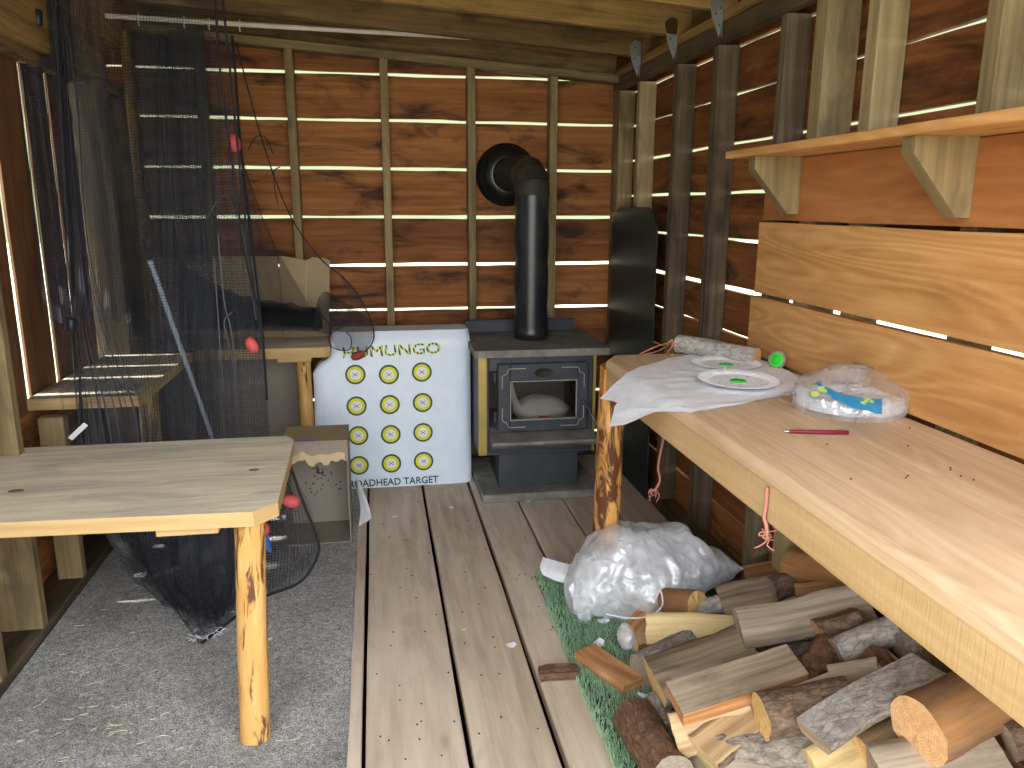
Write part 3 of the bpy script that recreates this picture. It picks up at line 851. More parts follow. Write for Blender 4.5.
for i in (0, 1, 2, 3): b.tube(rows[i]+[rows[i][0]], .0028, 5)
b.build('elbow', 'pipe_dusty', t)
b = MB(); e = path[-1]; b.tube([e, e+dirh*.28], PR, 32, cap=False); b.build('horizontal_flue', 'pipe_dusty', t)
b = MB(); wc = e+dirh*((4.485-e.y)/dirh.y)
b.lathe([(PR+.002, .10), (.125, .095), (.128, .06), (.128, .05), (.152, .04), (.156, .03), (.156, .018), (.170, .014), (.172, .0), (.172, -.004)], (wc.x, 4.4895, wc.z), Vector((0, -1, 0)), 48)
b.build('wall_thimble', 'pipe', t)

# black sheet leaning in the right corner
b = MB()
pl = [(3.625, .002), (4.355, .002), (4.36, 1.36), (4.30, 1.43), (4.205, 1.455), (3.77, 1.455), (3.69, 1.43), (3.63, 1.36)]
b.prism(pl, 0, 1.318, 1.324)
o = b.build('plastic_sheet', 'panel_black', loc=(1.32, 4.0, 0))
tag(o, 'tall black sheet with clipped corners leaning in the back right corner', 'sheet')

# ------------------------------------------------------------------ archery block
AX0, AX1, AY0, AY1, AZ = -.343, .472, 4.02, 4.27, .832
t = thing('archery_target', 'white covered archery target block printed with rings beside the stove', 'archery target', (.065, 4.14, 0))
b = MB()
def outline(z):
    w = .010*noise.noise(Vector((z*5, 3, 0)))
    return w
prof = []
for i in range(25):
    z = AZ*i/24; r = []
    ins = 0 if i < 23 else .012*(i-22)**1.3
    for j in range(29):
        x = AX0+(AX1-AX0)*j/28
        e = .018*(1-min(1, min(j, 28-j)/2)**.5)
        x0_ = -.332+.096*min(1, max(0, (z-.64)/.065)); x = AX1-(AX1-x)*(AX1-x0_)/(AX1-AX0)
        sx = (AX0+AX1)/2+(x-(AX0+AX1)/2)*(1-ins*.6)
        r.append((sx+.004*noise.noise(Vector((z*4, j*.2, 0)))*(1 if j in (0, 28) else 0), AY0+e+ins+.0015*noise.noise(Vector((x*7, z*7, 5))), max(.0005, z+.006*noise.noise(Vector((x*6, 2, 1)))*(1 if i == 24 else 0))))
    back = [(x, AY1-(y-AY0), z) for x, y, z in r[::-1]]
    prof.append(r+back)
b.grid(prof, lambda i, j: (j*.03, i*.03), 0, True, True)
b.face(prof[-1], [(p[0], p[1]) for p in prof[-1]], 1); b.face(prof[0][::-1], [(0, 0)]*len(prof[0]), 0)
b.build('block', ['cover', 'cover'], t)
for r, ys in enumerate(((374.5, 374.5, 372), (406, 404.5, 402.5), (435.5, 434.3, 432.3), (465.3, 463.3, 461))):
    for c, px in enumerate(((355.4, 388.9, 421.8), (356.6, 389.8, 422.6), (358.4, 390.8, 423), (359, 391.4, 423.6))[r]):
        p = at(px, ys[c], Y=AY0); b = MB()
        yy = AY0-.0025
        for k, (r0, r1, mi) in enumerate(((.0475, .0515, 0), (.0415, .0475, 0), (.029, .0415, 1), (.0265, .029, 0), (.0, .0265, 2))):
            ring = [[(p.x+rr*cos(q), yy-.0002*k, p.z+rr*sin(q)) for q in [2*pi*j/32 for j in range(32)]] for rr in (max(r0, .0005), r1)]
            b.grid(ring, lambda i, j: (i, j), mi if k != 3 else 1, False, True)
        for a in (radians(35), radians(-35)):
            b.tube([(p.x-.017*cos(a), yy-.0015, p.z-.017*sin(a)), (p.x+.017*cos(a), yy-.0015, p.z+.017*sin(a))], .0016, 5, 0)
        b.build('bullseye', ['t_green', 't_yellow', 't_white'], t)
def lettering(txt, x0, x1, yb0, yb1, hpx, mat, name, ext=.001):
    a = at(x0, yb0, Y=AY0-.004); c = at(x1, yb1, Y=AY0-.004)
    h = at(x0, yb0-hpx, Y=AY0-.004).z-a.z
    me = text_mesh(txt, 1, ext, .016)
    co = np.empty(len(me.vertices)*3); me.vertices.foreach_get('co', co); co = co.reshape(-1, 3)
    mn, mx = co.min(0), co.max(0)
    W, H = mx[0]-mn[0], mx[1]-mn[1]
    L = (c-a).length
    nx = (co[:, 0]-mn[0])/W; nz = (co[:, 1]-mn[1])/H
    out = np.stack([a.x+nx*(c.x-a.x), np.where(co[:, 2] > 0, AY0-.0045, AY0-.003), a.z+nx*(c.z-a.z)+nz*h], 1)-np.array(t.location)
    me.vertices.foreach_set('co', out.ravel()); me.update(); me.materials.append(M[mat])
    o = bpy.data.objects.new(name, me); COL.objects.link(o); o.parent = t; return o
lettering('HUMUNGO', 343, 440.5, 358.6, 353.3, 11.3, 't_striped', 'lettering')['label'] = 'green and yellow lettering along the top'
lettering('BROADHEAD TARGET', 344, 438.5, 488, 482.6, 7.2, 't_green', 'lettering')['label'] = 'small dark green lettering along the bottom'

# ------------------------------------------------------------------ cardboard
t = thing('cardboard_box', 'torn open cardboard box standing on the carpet before the white block', 'box', (-.30, 3.45, .0115))
bx0, bx1, by0, by1, bz = -.42, -.145, 3.31, 3.56, .475
b = MB(); th = .005; z0 = .0115
b.span((bx0, by1-th, z0), (bx1, by1, bz), bev=.001); b.span((bx0, by0, z0), (bx0+th, by1-th, bz), bev=.001)
b.span((bx0+th, by0, z0), (bx1, by1-th, z0+th), bev=.001)
b.build('carton', 'card_grey', t)
b = MB(); b.span((bx1-th, by0, z0+th), (bx1, by1-th, bz), bev=.001); b.build('side_panel', 'card_grey', t)
b = MB(); b.prism([(bx0, by0), (bx1, by0), (bx1, by1), (bx0, by1)], 2, bz+.0005, bz+.0055); b.build('top_flap', 'card', t)
b = MB(); pl = [(bx0, bz), (bx1, bz)]
for k in range(29): pl.append((bx1-(bx1-bx0)*k/28, bz-.058-.022*noise.noise(Vector((k*.17, 1, 2)))-.005*random.random()-(.03 if k < 3 else 0)))
b.prism(pl, 1, by0-.005, by0-.0005); b.build('torn_front', 'card_grey', t)
b = MB(); rows = [[], [], []]
for k in range(29):
    x = bx1-.012-(bx1-bx0-.03)*k/28; z = bz-.062-.022*noise.noise(Vector((k*.17, 1, 2)))
    q = .010+.034*abs(noise.noise(Vector((k*.16, 7, 2))))+.007*random.random()
    rows[0].append((x, by0-.006, z+.012)); rows[1].append((x, by0-.016, z)); rows[2].append((x, by0-.022, z-q))
b.grid(rows, lambda i, j: (i*.02, j*.02)); b.build('torn_edge', 'card_torn', t)
b = MB()                                       # arrow holes in the inner back
for k in range(46):
    if k < 18: x, z = random.gauss(-.29, .012), random.gauss(.26, .011)
    else: x, z = random.uniform(-.36, -.19), random.uniform(.14, .40)
    b.lathe([(0, .001), (.0042, .0008)], (x, by1-th-.0005, z), Vector((0, -1, 0)), 6)
h = b.build('arrow_hole', 'ink', t); h['kind'] = 'stuff'
b = MB(); b.span((bx0+.05, by0-.001, bz+.006), (bx0+.14, by0+.012, bz+.009)); b.build('blue_tape', 'blue', t)
b = MB(); b.span((bx1+.0002, by0+.01, .22), (bx1+.0012, by0+.03, .30)); b.build('blue_print', 'blue', t)

b = MB(); sheet(b, [[(-.125, 3.58, .20), (-.12, 3.64, .20)], [(-.115, 3.50, .10), (-.085, 3.62, .09)], [(-.115, 3.46, .02), (-.062, 3.58, .006)]], 6, 5, .006, 2, 1, rough=.004)
tag(b.build('white_rag', 'rag', loc=(-.1, 3.55, .0)), 'white cloth tucked between the torn box and the floor planks', 'cloth')

t = thing('cardboard_sheet', 'brown cardboard carton leaning against the back wall on the bench', 'cardboard', (-.7, 4.33, BT+.0005))
b = MB(); R = rot('X', -4)
b.prism([(-.50, BT), (-.262, BT), (-.238, 1.17), (-.262, 1.185), (-.33, 1.19), (-.36, 1.175), (-.50, 1.20)], 1, 4.345, 4.352); b.build('end_flap', 'card', t)
b = MB(); b.prism([(-.95, BT), (-.505, BT), (-.505, 1.195), (-.95, 1.20)], 1, 4.355, 4.362); b.build('side_panel', 'card', t)
b = MB(); b.tube([(-.36, 4.343, 1.175), (-.372, 4.343, 1.0), (-.365, 4.343, .80)], .0025, 5); b.build('fold_crease', 'card_torn', t)
b = MB(); b.prism([(-1.12, BT), (-.955, BT), (-.955, 1.18), (-1.12, 1.20)], 1, 4.325, 4.332)
tag(b.build('cardboard_sheet', 'card', loc=(-1.04, 4.33, BT)), 'narrow cardboard sheet standing in the left corner behind the netting', 'cardboard')
b = MB(); b.prism([(-1.12, .012), (-.415, .012), (-.415, .66), (-1.12, .66)], 1, 4.30, 4.31)
tag(b.build('cardboard_sheet', 'card_grey', loc=(-.6, 4.3, .0115)), 'dusty cardboard panel standing under the bench on the pole leg', 'cardboard')

# ------------------------------------------------------------------ pvc rail and netting
t = thing('pipe_rail', 'thin white plastic pipe hung below the rafters carrying the netting', 'rail', (-.4, 4.15, 2.27))
A, B = at(100, 15.5, Y=4.16), at(470, 37.5, Y=4.16)
b = MB(); b.tube([A, A.lerp(B, .5)+Vector((0, 0, -.002)), B], .0115, 12); b.build('rail', 'pvc', t)
hook0 = None
for px in (136, 179, 203, 233):
    p = A.lerp(B, (px-100)/370.)
    b = MB(); b.tube(catmull([p+Vector((0, .014, -.012)), p+Vector((0, .016, .006)), p+Vector((0, 0, .017)), p+Vector((0, -.016, .005)), p+Vector((0, -.014, -.02)), p+Vector((0, -.004, -.034)), p+Vector((0, .004, -.026))], 4), .0032, 6)
    b.build('hook', 'pvc', t)
def P(px, py, Y): return at(px, py, Y=Y)
def oval(mb, c, ax, L, r, n=14):
    ax = Vector(ax).normalized()
    mb.lathe([(max(.001, r*sin(pi*k/10)**.8), -L/2*cos(pi*k/10)) for k in range(11)], c, ax, n)

# curtain of fine netting from the hooks down past the bench
t = thing('hanging_net', 'dense black netting curtain hung in folds from the white pipe', 'net', (-.85, 3.98, 0))
rows = [[P(128, 27, 4.15), P(155, 36, 4.15), P(179, 30, 4.15), P(203, 33, 4.15), P(222, 42, 4.15), P(234, 36, 4.15)],
        [P(132, 140, 4.08), P(158, 140, 4.08), P(182, 140, 4.08), P(206, 140, 4.08), P(226, 140, 4.08), P(243, 140, 4.08)],
        [P(137, 260, 4.0), P(164, 260, 4.0), P(188, 260, 4.0), P(212, 260, 4.0), P(236, 260, 4.0), P(256, 260, 4.0)],
        [P(140, 345, 3.93), P(168, 345, 3.93), P(192, 345, 3.93), P(216, 345, 3.93), P(242, 345, 3.93), P(264, 345, 3.93)],
        [P(142, 455, 3.85), P(168, 455, 3.85), P(195, 455, 3.85), P(220, 455, 3.85), P(246, 455, 3.85), P(270, 455, 3.85)]]
b = MB(); sheet(b, rows, 10, 10, .022, 9, .4); b.build('netting', 'net_fine', t)
rows2 = [[q+Vector((0, .035, 0)) for q in r[:4]] for r in rows]
b = MB(); sheet(b, rows2, 10, 10, .018, 7, 2.1); b.build('netting', 'net_fine', t)
b = MB(); sheet(b, [[q+Vector((.01, -.03, 0)) for q in r[1:4]] for r in rows[:4]], 10, 10, .015, 6, 4.); b.build('netting', 'net_knit', t)
b = MB(); b.tube(catmull([P(232, 36, 4.14), P(236, 80, 4.12), P(240, 140, 4.08), P(251, 235, 4.02), P(262, 330, 3.94), P(267, 400, 3.9)], 6), .006, 6); b.build('edge_rope', 'cord', t)
b = MB(); oval(b, P(234, 143, 4.03), (.25, 0, -1), .085, .031); b.build('float', 'float_red', t)['label'] = 'red oval float'
b = MB(); b.tube(catmull([P(233, 158, 4.03), P(236, 200, 4.0), P(246, 250, 3.96), P(256, 320, 3.9)], 6), .004, 6); b.build('float_line', 'cord_grey', t)
b = MB(); b.tube(catmull([P(206, 220, 3.95), P(222, 196, 3.94), P(232, 205, 3.94), P(244, 238, 3.94)], 6), .0025, 6); b.build('loose_cord', 'cord_grey', t)

# big sheet of open square netting hung from the rafters nearer the camera
t = thing('hanging_net', 'large sheet of open square black netting gathered at the left wall', 'net', (-.85, 3.35, 0))
Yt = 3.42
rows = [[P(14, -8, Yt), P(40, -8, Yt), P(62, -8, Yt), P(100, -8, Yt), P(140, -8, Yt), P(180, -8, Yt), P(216, -8, Yt)],
        [P(24, 100, 3.40), P(50, 100, 3.40), P(74, 100, 3.40), P(110, 100, 3.42), P(150, 100, 3.42), P(190, 100, 3.42), P(226, 100, 3.42)],
        [P(36, 210, 3.34), P(62, 210, 3.34), P(88, 210, 3.36), P(122, 210, 3.38), P(160, 210, 3.38), P(204, 210, 3.38), P(242, 210, 3.38)],
        [P(50, 320, 3.12), P(74, 320, 3.12), P(98, 320, 3.12), P(134, 320, 3.15), P(176, 320, 3.25), P(222, 320, 3.3), P(262, 320, 3.3)],
        [P(60, 400, 3.06), P(80, 400, 3.06), P(108, 400, 3.06), P(142, 400, 3.08), P(186, 400, 3.15), P(232, 400, 3.2), P(268, 400, 3.2)],
        [P(68, 470, 3.03), P(86, 470, 3.03), P(112, 470, 3.03), P(148, 470, 3.05), P(194, 470, 3.1), P(236, 470, 3.15), P(272, 470, 3.15)]]
b = MB(); sheet(b, rows, 10, 8, .012, 6, 1.3); b.build('netting', 'net', t)
b = MB(); sheet(b, [[q+Vector((0, -.03, 0)) for q in r[:4]] for r in rows[:4]], 10, 8, .022, 4, 2.); b.build('netting', 'net_fine', t)
b = MB(); sheet(b, [[P(48, -8, 3.36), P(58, -8, 3.36), P(66, -8, 3.36)], [P(58, 100, 3.34), P(66, 100, 3.34), P(76, 100, 3.34)], [P(70, 240, 3.2), P(78, 240, 3.2), P(86, 240, 3.2)],
                   [P(72, 330, 3.06), P(84, 330, 3.06), P(110, 330, 3.06)], [P(76, 400, 3.0), P(100, 400, 3.0), P(142, 400, 3.0)], [P(82, 455, 2.97), P(110, 455, 2.97), P(150, 455, 2.97)]], 9, 8, .018, 4, 5.); b.build('gathered_fold', 'net_fine', t)
b = MB()
for pts in ([(215, -8), (219, 60), (225, 110), (237, 200), (246, 260), (264, 340)], [(222, -8), (231, 80), (242, 190), (254, 290), (262, 335)]):
    b.tube(catmull([P(x, y, 3.36) for x, y in pts], 6), .0045, 7)
    b.build('edge_rope', 'cord', t); b = MB()
b = MB(); b.tube(catmull([P(54, -8, 3.3), P(58, 60, 3.3), P(66, 200, 3.2), P(72, 300, 3.05), P(80, 380, 2.98), P(78, 450, 2.95)], 6), .0045, 7); b.build('edge_rope', 'cord', t)
for (px, py, L) in ((38, 18, .055), (71, 325, .05)):
    c = P(px, py, 3.28 if py < 100 else 2.98); b = MB()
    b.lathe([(0, -L/2), (.012, -L/2), (.0165, -L/2+.004), (.0165, L/2-.004), (.012, L/2), (0, L/2)], c, Vector((.12, 0, 1)), 14)
    b.tube(catmull([c+Vector((0, 0, L/2)), c+Vector((-.02, 0, L/2+.03)), c+Vector((.006, 0, L/2+.10))], 5), .0022, 5)
    b.build('sinker', 'lead', t)['label'] = 'black cylindrical sinker'
b = MB(); a, c = P(70, 439, 2.94), P(86, 424, 2.94); b.box((a+c)/2, ((c-a).length, .002, .018), rot=frame(c-a, (0, -.2, 1)), bev=.0005); b.build('care_tag', 'tag', t)['label'] = 'small white tag'
b = MB(); oval(b, P(252, 345, 3.22), (.5, 0, -1), .066, .023); b.build('float', 'float_red', t)['label'] = 'red oval float'
for pts in ([(218, 235), (224, 300), (231, 330), (236, 375)], [(232, 312), (224, 322), (229, 345), (236, 378)], [(214, 260), (219, 330), (222, 375), (226, 400)]):
    b = MB(); b.tube(catmull([P(x, y, 3.26) for x, y in pts], 6), .0026, 6); b.build('loose_cord', 'cord_grey', t)

# metal rod leaning in the netting
t = thing('metal_rod', 'slim grey metal rod with a dark tip leaning among the netting', 'rod', (-.85, 3.5, 0))
a, e = P(150, 260, 3.5), at(232, 494, Z=.013)
c = a.lerp(e, .5)
b = MB(); b.tube([a, c, e], .0105, 12); b.build('shaft', 'rod', t)
b = MB(); d_ = (a-c).normalized(); b.tube([a+d_*.003, a+d_*.09], lambda q: .009-.004*q, 10); b.build('tip', 'cord', t)

# heap of netting under the pine table, spilling onto the carpet
t = thing('fishing_net', 'heap of black knitted netting with red floats piled on the carpet', 'net', (-.6, 2.95, .0115))
def G(px, py, z=.014): return at(px, py, Z=z)
rows = [[P(95, 500, 3.15), P(140, 490, 3.1), P(180, 485, 3.05), P(225, 480, 3.0), P(262, 455, 3.0)],
        [P(118, 545, 3.12), P(150, 545, 3.0), P(190, 545, 2.92), P(225, 540, 2.92), P(262, 525, 2.96)],
        [P(140, 580, 3.0), P(165, 590, 2.85), P(195, 595, 2.78), P(228, 590, 2.80), P(258, 575, 2.88)],
        [G(172, 602, .05), G(185, 625, .04), G(203, 640, .03), G(226, 622, .03), G(252, 598, .03)]]
b = MB(); sheet(b, rows, 9, 9, .016, 4, .6, rough=.012); b.build('netting', 'net_knit', t)
b = MB(); sheet(b, [[q+Vector((.0, .05, .01)) for q in r] for r in rows], 9, 9, .02, 5, 3.3, rough=.01); b.build('netting', 'net_knit', t)
b = MB(); sheet(b, [[q+Vector((.0, .12, .0)) for q in r] for r in rows], 9, 9, .02, 3, 1.3, rough=.02); b.build('netting', 'net_fine', t)
rows = [[P(262, 448, 2.96), P(274, 444, 2.96), P(287, 462, 2.96)],
        [P(258, 500, 3.0), P(282, 495, 3.0), P(305, 500, 3.0)],
        [P(256, 545, 3.0), P(285, 545, 3.0), P(317, 542, 3.0)],
        [G(254, 600, .03), G(282, 590, .03), G(314, 567, .03)]]
b = MB(); sheet(b, rows, 8, 8, .008, 2, 1., rough=.006); b.build('netting', 'net', t)
b = MB(); sheet(b, [[q+Vector((0, .06, 0)) for q in r] for r in rows], 8, 8, .012, 3, 4., rough=.006); b.build('netting', 'net', t)
b = MB(); b.tube(catmull([P(276, 440, 2.95), P(291, 470, 2.95), P(304, 505, 2.96), P(316, 535, 2.97), P(318, 555, 2.98), G(300, 582, .025), G(262, 598, .02), G(225, 625, .02), G(202, 643, .02)], 6), .0055, 7); b.build('edge_rope', 'cord', t)
b = MB(); b.tube(catmull([P(276, 440, 2.94), P(286, 478, 2.94), P(292, 502, 2.94), P(270, 520, 2.94), P(264, 560, 2.94)], 6), .003, 6); b.tube(catmull([P(238, 545, 2.9), P(232, 580, 2.85), P(222, 620, 2.72)], 5), .004, 6); b.build('loose_cord', 'cord', t)
for px, py, ax, Y in ((291, 501, (1, 0, -.25), 2.93), (262, 528, (.4, 0, -1), 2.9)):
    b = MB(); oval(b, P(px, py, Y), ax, .066, .026); b.build('float', 'float_red', t)['label'] = 'red oval float'
b = MB(); sheet(b, [[P(260, 535, 2.91), P(264, 535, 2.91), P(268, 535, 2.91)], [P(260, 548, 2.91), P(266, 550, 2.91), P(273, 554, 2.91)]], 5, 4, .003, 2); b.build('ribbon', 'blue', t)['label'] = 'blue ribbon tail'
b = MB()
for k in range(26):
    c = G(random.gauss(207, 10), random.gauss(634, 5), .022); a = random.uniform(0, pi); b.tube([c, c+Vector((cos(a)*.014, sin(a)*.012, random.uniform(0, .012))), c+Vector((cos(a)*.03, sin(a)*.02, random.uniform(-.004, .016)))], .0011, 4)
b.build('frayed_strand', 'scrap', t)['kind'] = 'stuff'

# sheer net spread over the bench, with its cord rim
t = thing('landing_net', 'sheer black landing net sprawled over the bench with cord rim and grip', 'net', (-.4, 4.1, BT))
rows = [[P(178, 262, 4.22), P(205, 285, 4.15), P(240, 300, 4.12), P(285, 308, 4.1), P(318, 312, 4.08)],
        [P(180, 300, 4.15), P(206, 300, 4.08), P(240, 308, 4.05), P(285, 312, 4.04), P(320, 318, 4.04)],
        [P(182, 318, 4.1), P(206, 322, 4.0), P(240, 322, 4.0), P(285, 325, 3.99), P(322, 328, 3.99)],
        [P(184, 330, 4.06), P(206, 331, 3.98), P(240, 331, 3.98), P(285, 331, 3.98), P(318, 331, 3.98)]]
for k in range(4):
    b = MB(); sheet(b, [[q+Vector((.0, .03*k, .004*k)) for q in r] for r in rows], 6, 8, .008, 4, k*2.2, rough=.012); b.build('netting', 'net_heap', t)
b = MB(); sheet(b, [[P(232, 120, 4.12), P(240, 150, 4.12), P(248, 182, 4.12)], [P(246, 210, 4.12), P(262, 220, 4.12), P(272, 240, 4.12)], [P(258, 290, 4.1), P(280, 290, 4.1), P(308, 304, 4.1)], [P(262, 325, 4.06), P(290, 325, 4.06), P(316, 322, 4.06)]], 7, 7, .006, 2, 1.); b.build('netting', 'net_sheer', t)
rows = [[P(340, 275, 4.02), P(341, 275, 4.02), P(342, 276, 4.02)],
        [P(350, 302, 4.0), P(355, 295, 4.0), P(360, 295, 4.0)],
        [P(342, 318, 3.98), P(358, 318, 3.98), P(372, 322, 3.98)],
        [P(332, 338, 3.97), P(352, 335, 3.97), P(374, 334, 3.97)],
        [P(338, 350, 3.97), P(352, 350, 3.97), P(366, 352, 3.97)]]
b = MB(); sheet(b, rows, 7, 7, .006, 2, 2., rough=.004); b.build('netting', 'net_sheer', t)
rows = [[P(312, 330, 4.0), P(318, 300, 4.0), P(326, 292, 4.0), P(334, 298, 4.0)], [P(322, 333, 3.99), P(332, 314, 3.99), P(344, 318, 3.99), P(352, 306, 3.99)], [P(330, 335, 3.98), P(342, 328, 3.98), P(356, 322, 3.98), P(372, 322, 3.98)]]
for k in range(2):
    b = MB(); sheet(b, [[q+Vector((0, .02*k, 0)) for q in r] for r in rows], 7, 7, .006, 3, 2.+k, rough=.006); b.build('netting', 'net_sheer', t)
b = MB(); b.tube(catmull([P(236, 42, 4.1), P(262, 140, 4.09), P(290, 215, 4.06), P(320, 258, 4.04), P(340, 275, 4.02), P(356, 293, 4.), P(370, 318, 3.98), P(374, 336, 3.97), P(369, 348, 3.96), P(359, 356, 3.95)], 6), .0035, 7); b.build('cord_rim', 'cord', t)
for pts in ([(328, 335), (331, 346), (340, 350), (350, 349), (351, 338), (346, 332)], [(320, 312), (329, 324), (338, 326), (350, 320)], [(248, 150), (256, 137), (266, 138), (273, 154)], [(280, 167), (274, 172), (275, 190), (278, 204)]):
    b = MB(); b.tube(catmull([P(x, y, 3.97 if y > 250 else 4.085) for x, y in pts], 5), .0028, 6); b.build('loose_cord', 'cord', t)
b = MB(); oval(b, P(358, 355.5, 3.94), (1, 0, .35), .072, .022); b.build('grip', 'float_dark', t)['label'] = 'brick red grip'
SKY, EXPO = 4.3, 0.55
# ------------------------------------------------------------------ things on the worktop
def W(px, py, z=WT+.001): return at(px, py, Z=z)
def on_top(o, *a): return tag(o, *a)
# crumpled paper sheets
def paper(lb, outl, dz, seed, droop=None):
    pts = [W(x, y, WT+dz) for x, y in outl]; c = sum(pts, Vector())/len(pts)
    b = MB(); N = 26; rings = []
    dense = []
    for i in range(len(pts)):
        for k in range(6): dense.append(pts[i].lerp(pts[(i+1) % len(pts)], k/6))
    for i in range(N+1):
        t = i/N; row = []
        for q in dense:
            p = c.lerp(q, t)
            w = .0038*(noise.noise(Vector((p.x*16, p.y*16, seed)))+noise.noise(Vector((p.x*5, p.y*34, seed+4))))
            p = p+Vector((0, 0, max(-.0008, w)))
            if p.x < .775: p.z -= min(.05, (.775-p.x)*.35)
            row.append(p)
        rings.append(row)
    b.grid(rings, lambda i, j: (i*.01, j*.01), 0, True, True)
    o = b.build('paper_sheet', 'paper', loc=(c.x, c.y, WT+dz)); return tag(o, lb, 'paper')
paper('large crumpled white paper sheet under the paper plates, its corner over the worktop edge', [(600, 383), (640, 367), (674, 357), (700, 353.5), (746, 354.5), (775, 364), (802, 379), (800, 390), (760, 400), (690, 408), (640, 399)], .006, 1)
paper('lowest white paper sheet, one corner hanging over the end of the worktop', [(610, 408), (615, 392), (700, 360), (790, 372), (797, 393), (740, 404), (690, 412.5), (655, 405)], .0018, 6)
def plate(lb, px, py, z, r, tilt=0):
    c = W(px, py, z); t = thing('paper_plate', lb, 'plate', c)
    b = MB(); R = rot('X', tilt); n = 72
    prof = [(0.0005, 0), (r*.62, 0), (r*.68, .002), (r*.78, .006), (r*.97, .008), (r, .0075), (r, .0068), (r*.97, .0068), (r*.79, .0048), (r*.69, .0015), (.0005, -.0012)]
    rows = []
    for q, h in prof:
        row = []
        for k in range(n):
            a = 2*pi*k/n; f = .0016*(k % 2)*(1 if q > r*.72 else 0)
            row.append(c+R@Vector((q*cos(a), q*sin(a), h+f)))
        rows.append(row)
    b.grid(rows, lambda i, j: (i*.01, j*.01), 0, False, True, flip=True); b.build('plate', 'paper', t)
    b = MB(); b.lathe([(.0004, .0014), (.0245, .0014), (.025, .0004)], (0, 0, 0), n=24); b.v = [c+R@v for v in b.v]
    s = b.build('green_sticker', 'green', t); s['label'] = 'fluorescent green sticker'
    b = MB()
    for k in range(7):
        a, q = random.uniform(0, 2*pi), random.uniform(.004, .018); b.lathe([(.0003, .0018), (.0022, .0018), (.0023, .0012)], (q*cos(a), q*sin(a), 0), n=6)
    b.v = [c+R@v for v in b.v]; b.build('sticker_print', 'ink', s)
    b = MB()
    for k in range(26):
        a, q = random.uniform(0, 2*pi), r*random.uniform(.3, .8); hh = .001 if q < r*.66 else .006
        b.lathe([(.0003, hh+.0016), (.0022, hh+.0014)], (q*cos(a), q*sin(a), 0), n=6)
    b.v = [c+R@v for v in b.v]; h = b.build('arrow_hole', 'ink', t); h['kind'] = 'stuff'
plate('white paper plate with a green centre sticker, on top of the other plate', 738, 381, WT+.0185, .116, 2)
plate('white paper plate with a green centre sticker, half under the other plate', 726, 364.5, WT+.0095, .112)
# round target face leaning against the wall board
t = thing('target_disc', 'small grey disc with a bright green face propped against the wall board', 'disc', W(776, 369))
c = W(776, 369)+Vector((0, 0, .030)); ax = Vector((-.82, -.55, .28)).normalized()
b = MB(); b.lathe([(.0005, .002), (.022, .002), (.030, .0015), (.031, 0), (.030, -.002), (.0005, -.002)], c, ax, 28); b.build('disc', 'panel_grey' if 'panel_grey' in M else 'card_grey', t)
b = MB(); b.lathe([(.0005, .0032), (.0225, .0032), (.023, .0022)], c, ax, 24); s = b.build('green_face', 'green', t)
b = MB(); b.lathe([(.006, .004), (.0075, .004)], c, ax, 14); b.lathe([(.013, .004), (.0145, .004)], c, ax, 18); b.build('printed_ring', 'ink', s)

# wrapped stack of paper plates
t = thing('plate_package', 'opened clear wrapper of white paper plates with a blue label on the worktop', 'package', W(848, 409))
c = W(848, 409); R_ = .131
b = MB()
for k in range(9):
    z = .001+k*.0035; dx, dy = random.uniform(-.003, .003), random.uniform(-.003, .003)
    b.lathe([(.0005, z), (R_*.62, z), (R_*.8, z+.008), (R_, z+.011), (R_, z+.0125), (R_*.79, z+.0095), (R_*.6, z+.0015), (.0005, z+.0015)], (c.x+dx, c.y+dy, c.z), n=48)
b.build('plate_stack', 'paper', t)
b = MB(); rows = []
sec = [(1.045, .0), (1.085, .018), (1.06, .046), (.98, .058), (.80, .052), (.55, .05), (.25, .048), (.02, .05)]
for i, (q, h) in enumerate(sec):
    row = []
    for k in range(64):
        a = 2*pi*k/64; d = Vector((cos(a), sin(a), 0))
        back = max(0, cos(a-.75)); hh = h*(1+.75*back*(1 if .3 < q < 1.06 else .5))
        w = noise.noise(Vector((cos(a)*2.4, sin(a)*2.4, i*.55)))*.010+noise.noise(Vector((cos(a)*7, sin(a)*7, i*.9)))*.004
        e = R_*q+(w if i else 0)
        row.append(c+d*e+Vector((0, 0, max(.0005, hh+w*.9*(1 if i > 1 else 0)))))
    rows.append(row)
b.grid(rows, lambda i, j: (i*.02, j*.01), 0, True, True); b.build('wrapper', 'film_small', t)
b = MB(); lab = []
for i in range(2):
    lab.append([])
lp = [(816, 381), (826, 387), (838, 392), (852, 396), (868, 398.5), (882, 399)]
rows = [[at(x, y, Z=WT+.067) for x, y in lp], [at(x, y+(5 if k else 1)+k*2.0, Z=WT+.057) for k, (x, y) in enumerate(lp)]]
sheet(b, [rows[0], [a_.lerp(c_, .5)+Vector((0, 0, .002)) for a_, c_ in zip(*rows)], rows[1]], 4, 4, .0015, 3, 1); s = b.build('blue_label', 'label_blue', t); s['label'] = 'blue printed label'
b = MB()
for px, py in ((866, 401), (869, 399.5), (872, 402), (863, 403)):
    q = at(px, py, Z=WT+.066); b.lathe([(.0005, .001), (.006, .0005)], q, Vector((0, -.5, 1)), 10)
b.build('leaf_print', 'label_green', s)
b = MB()
for px, py, rr in ((822, 389, .011), (815, 394, .010), (826, 391, .007)):
    q = at(px, py, Z=WT+.062); b.lathe([(.0005, .001), (rr, .0003)], q, Vector((-.2, -.5, 1)), 12)
b.build('green_print', 'label_green', t)
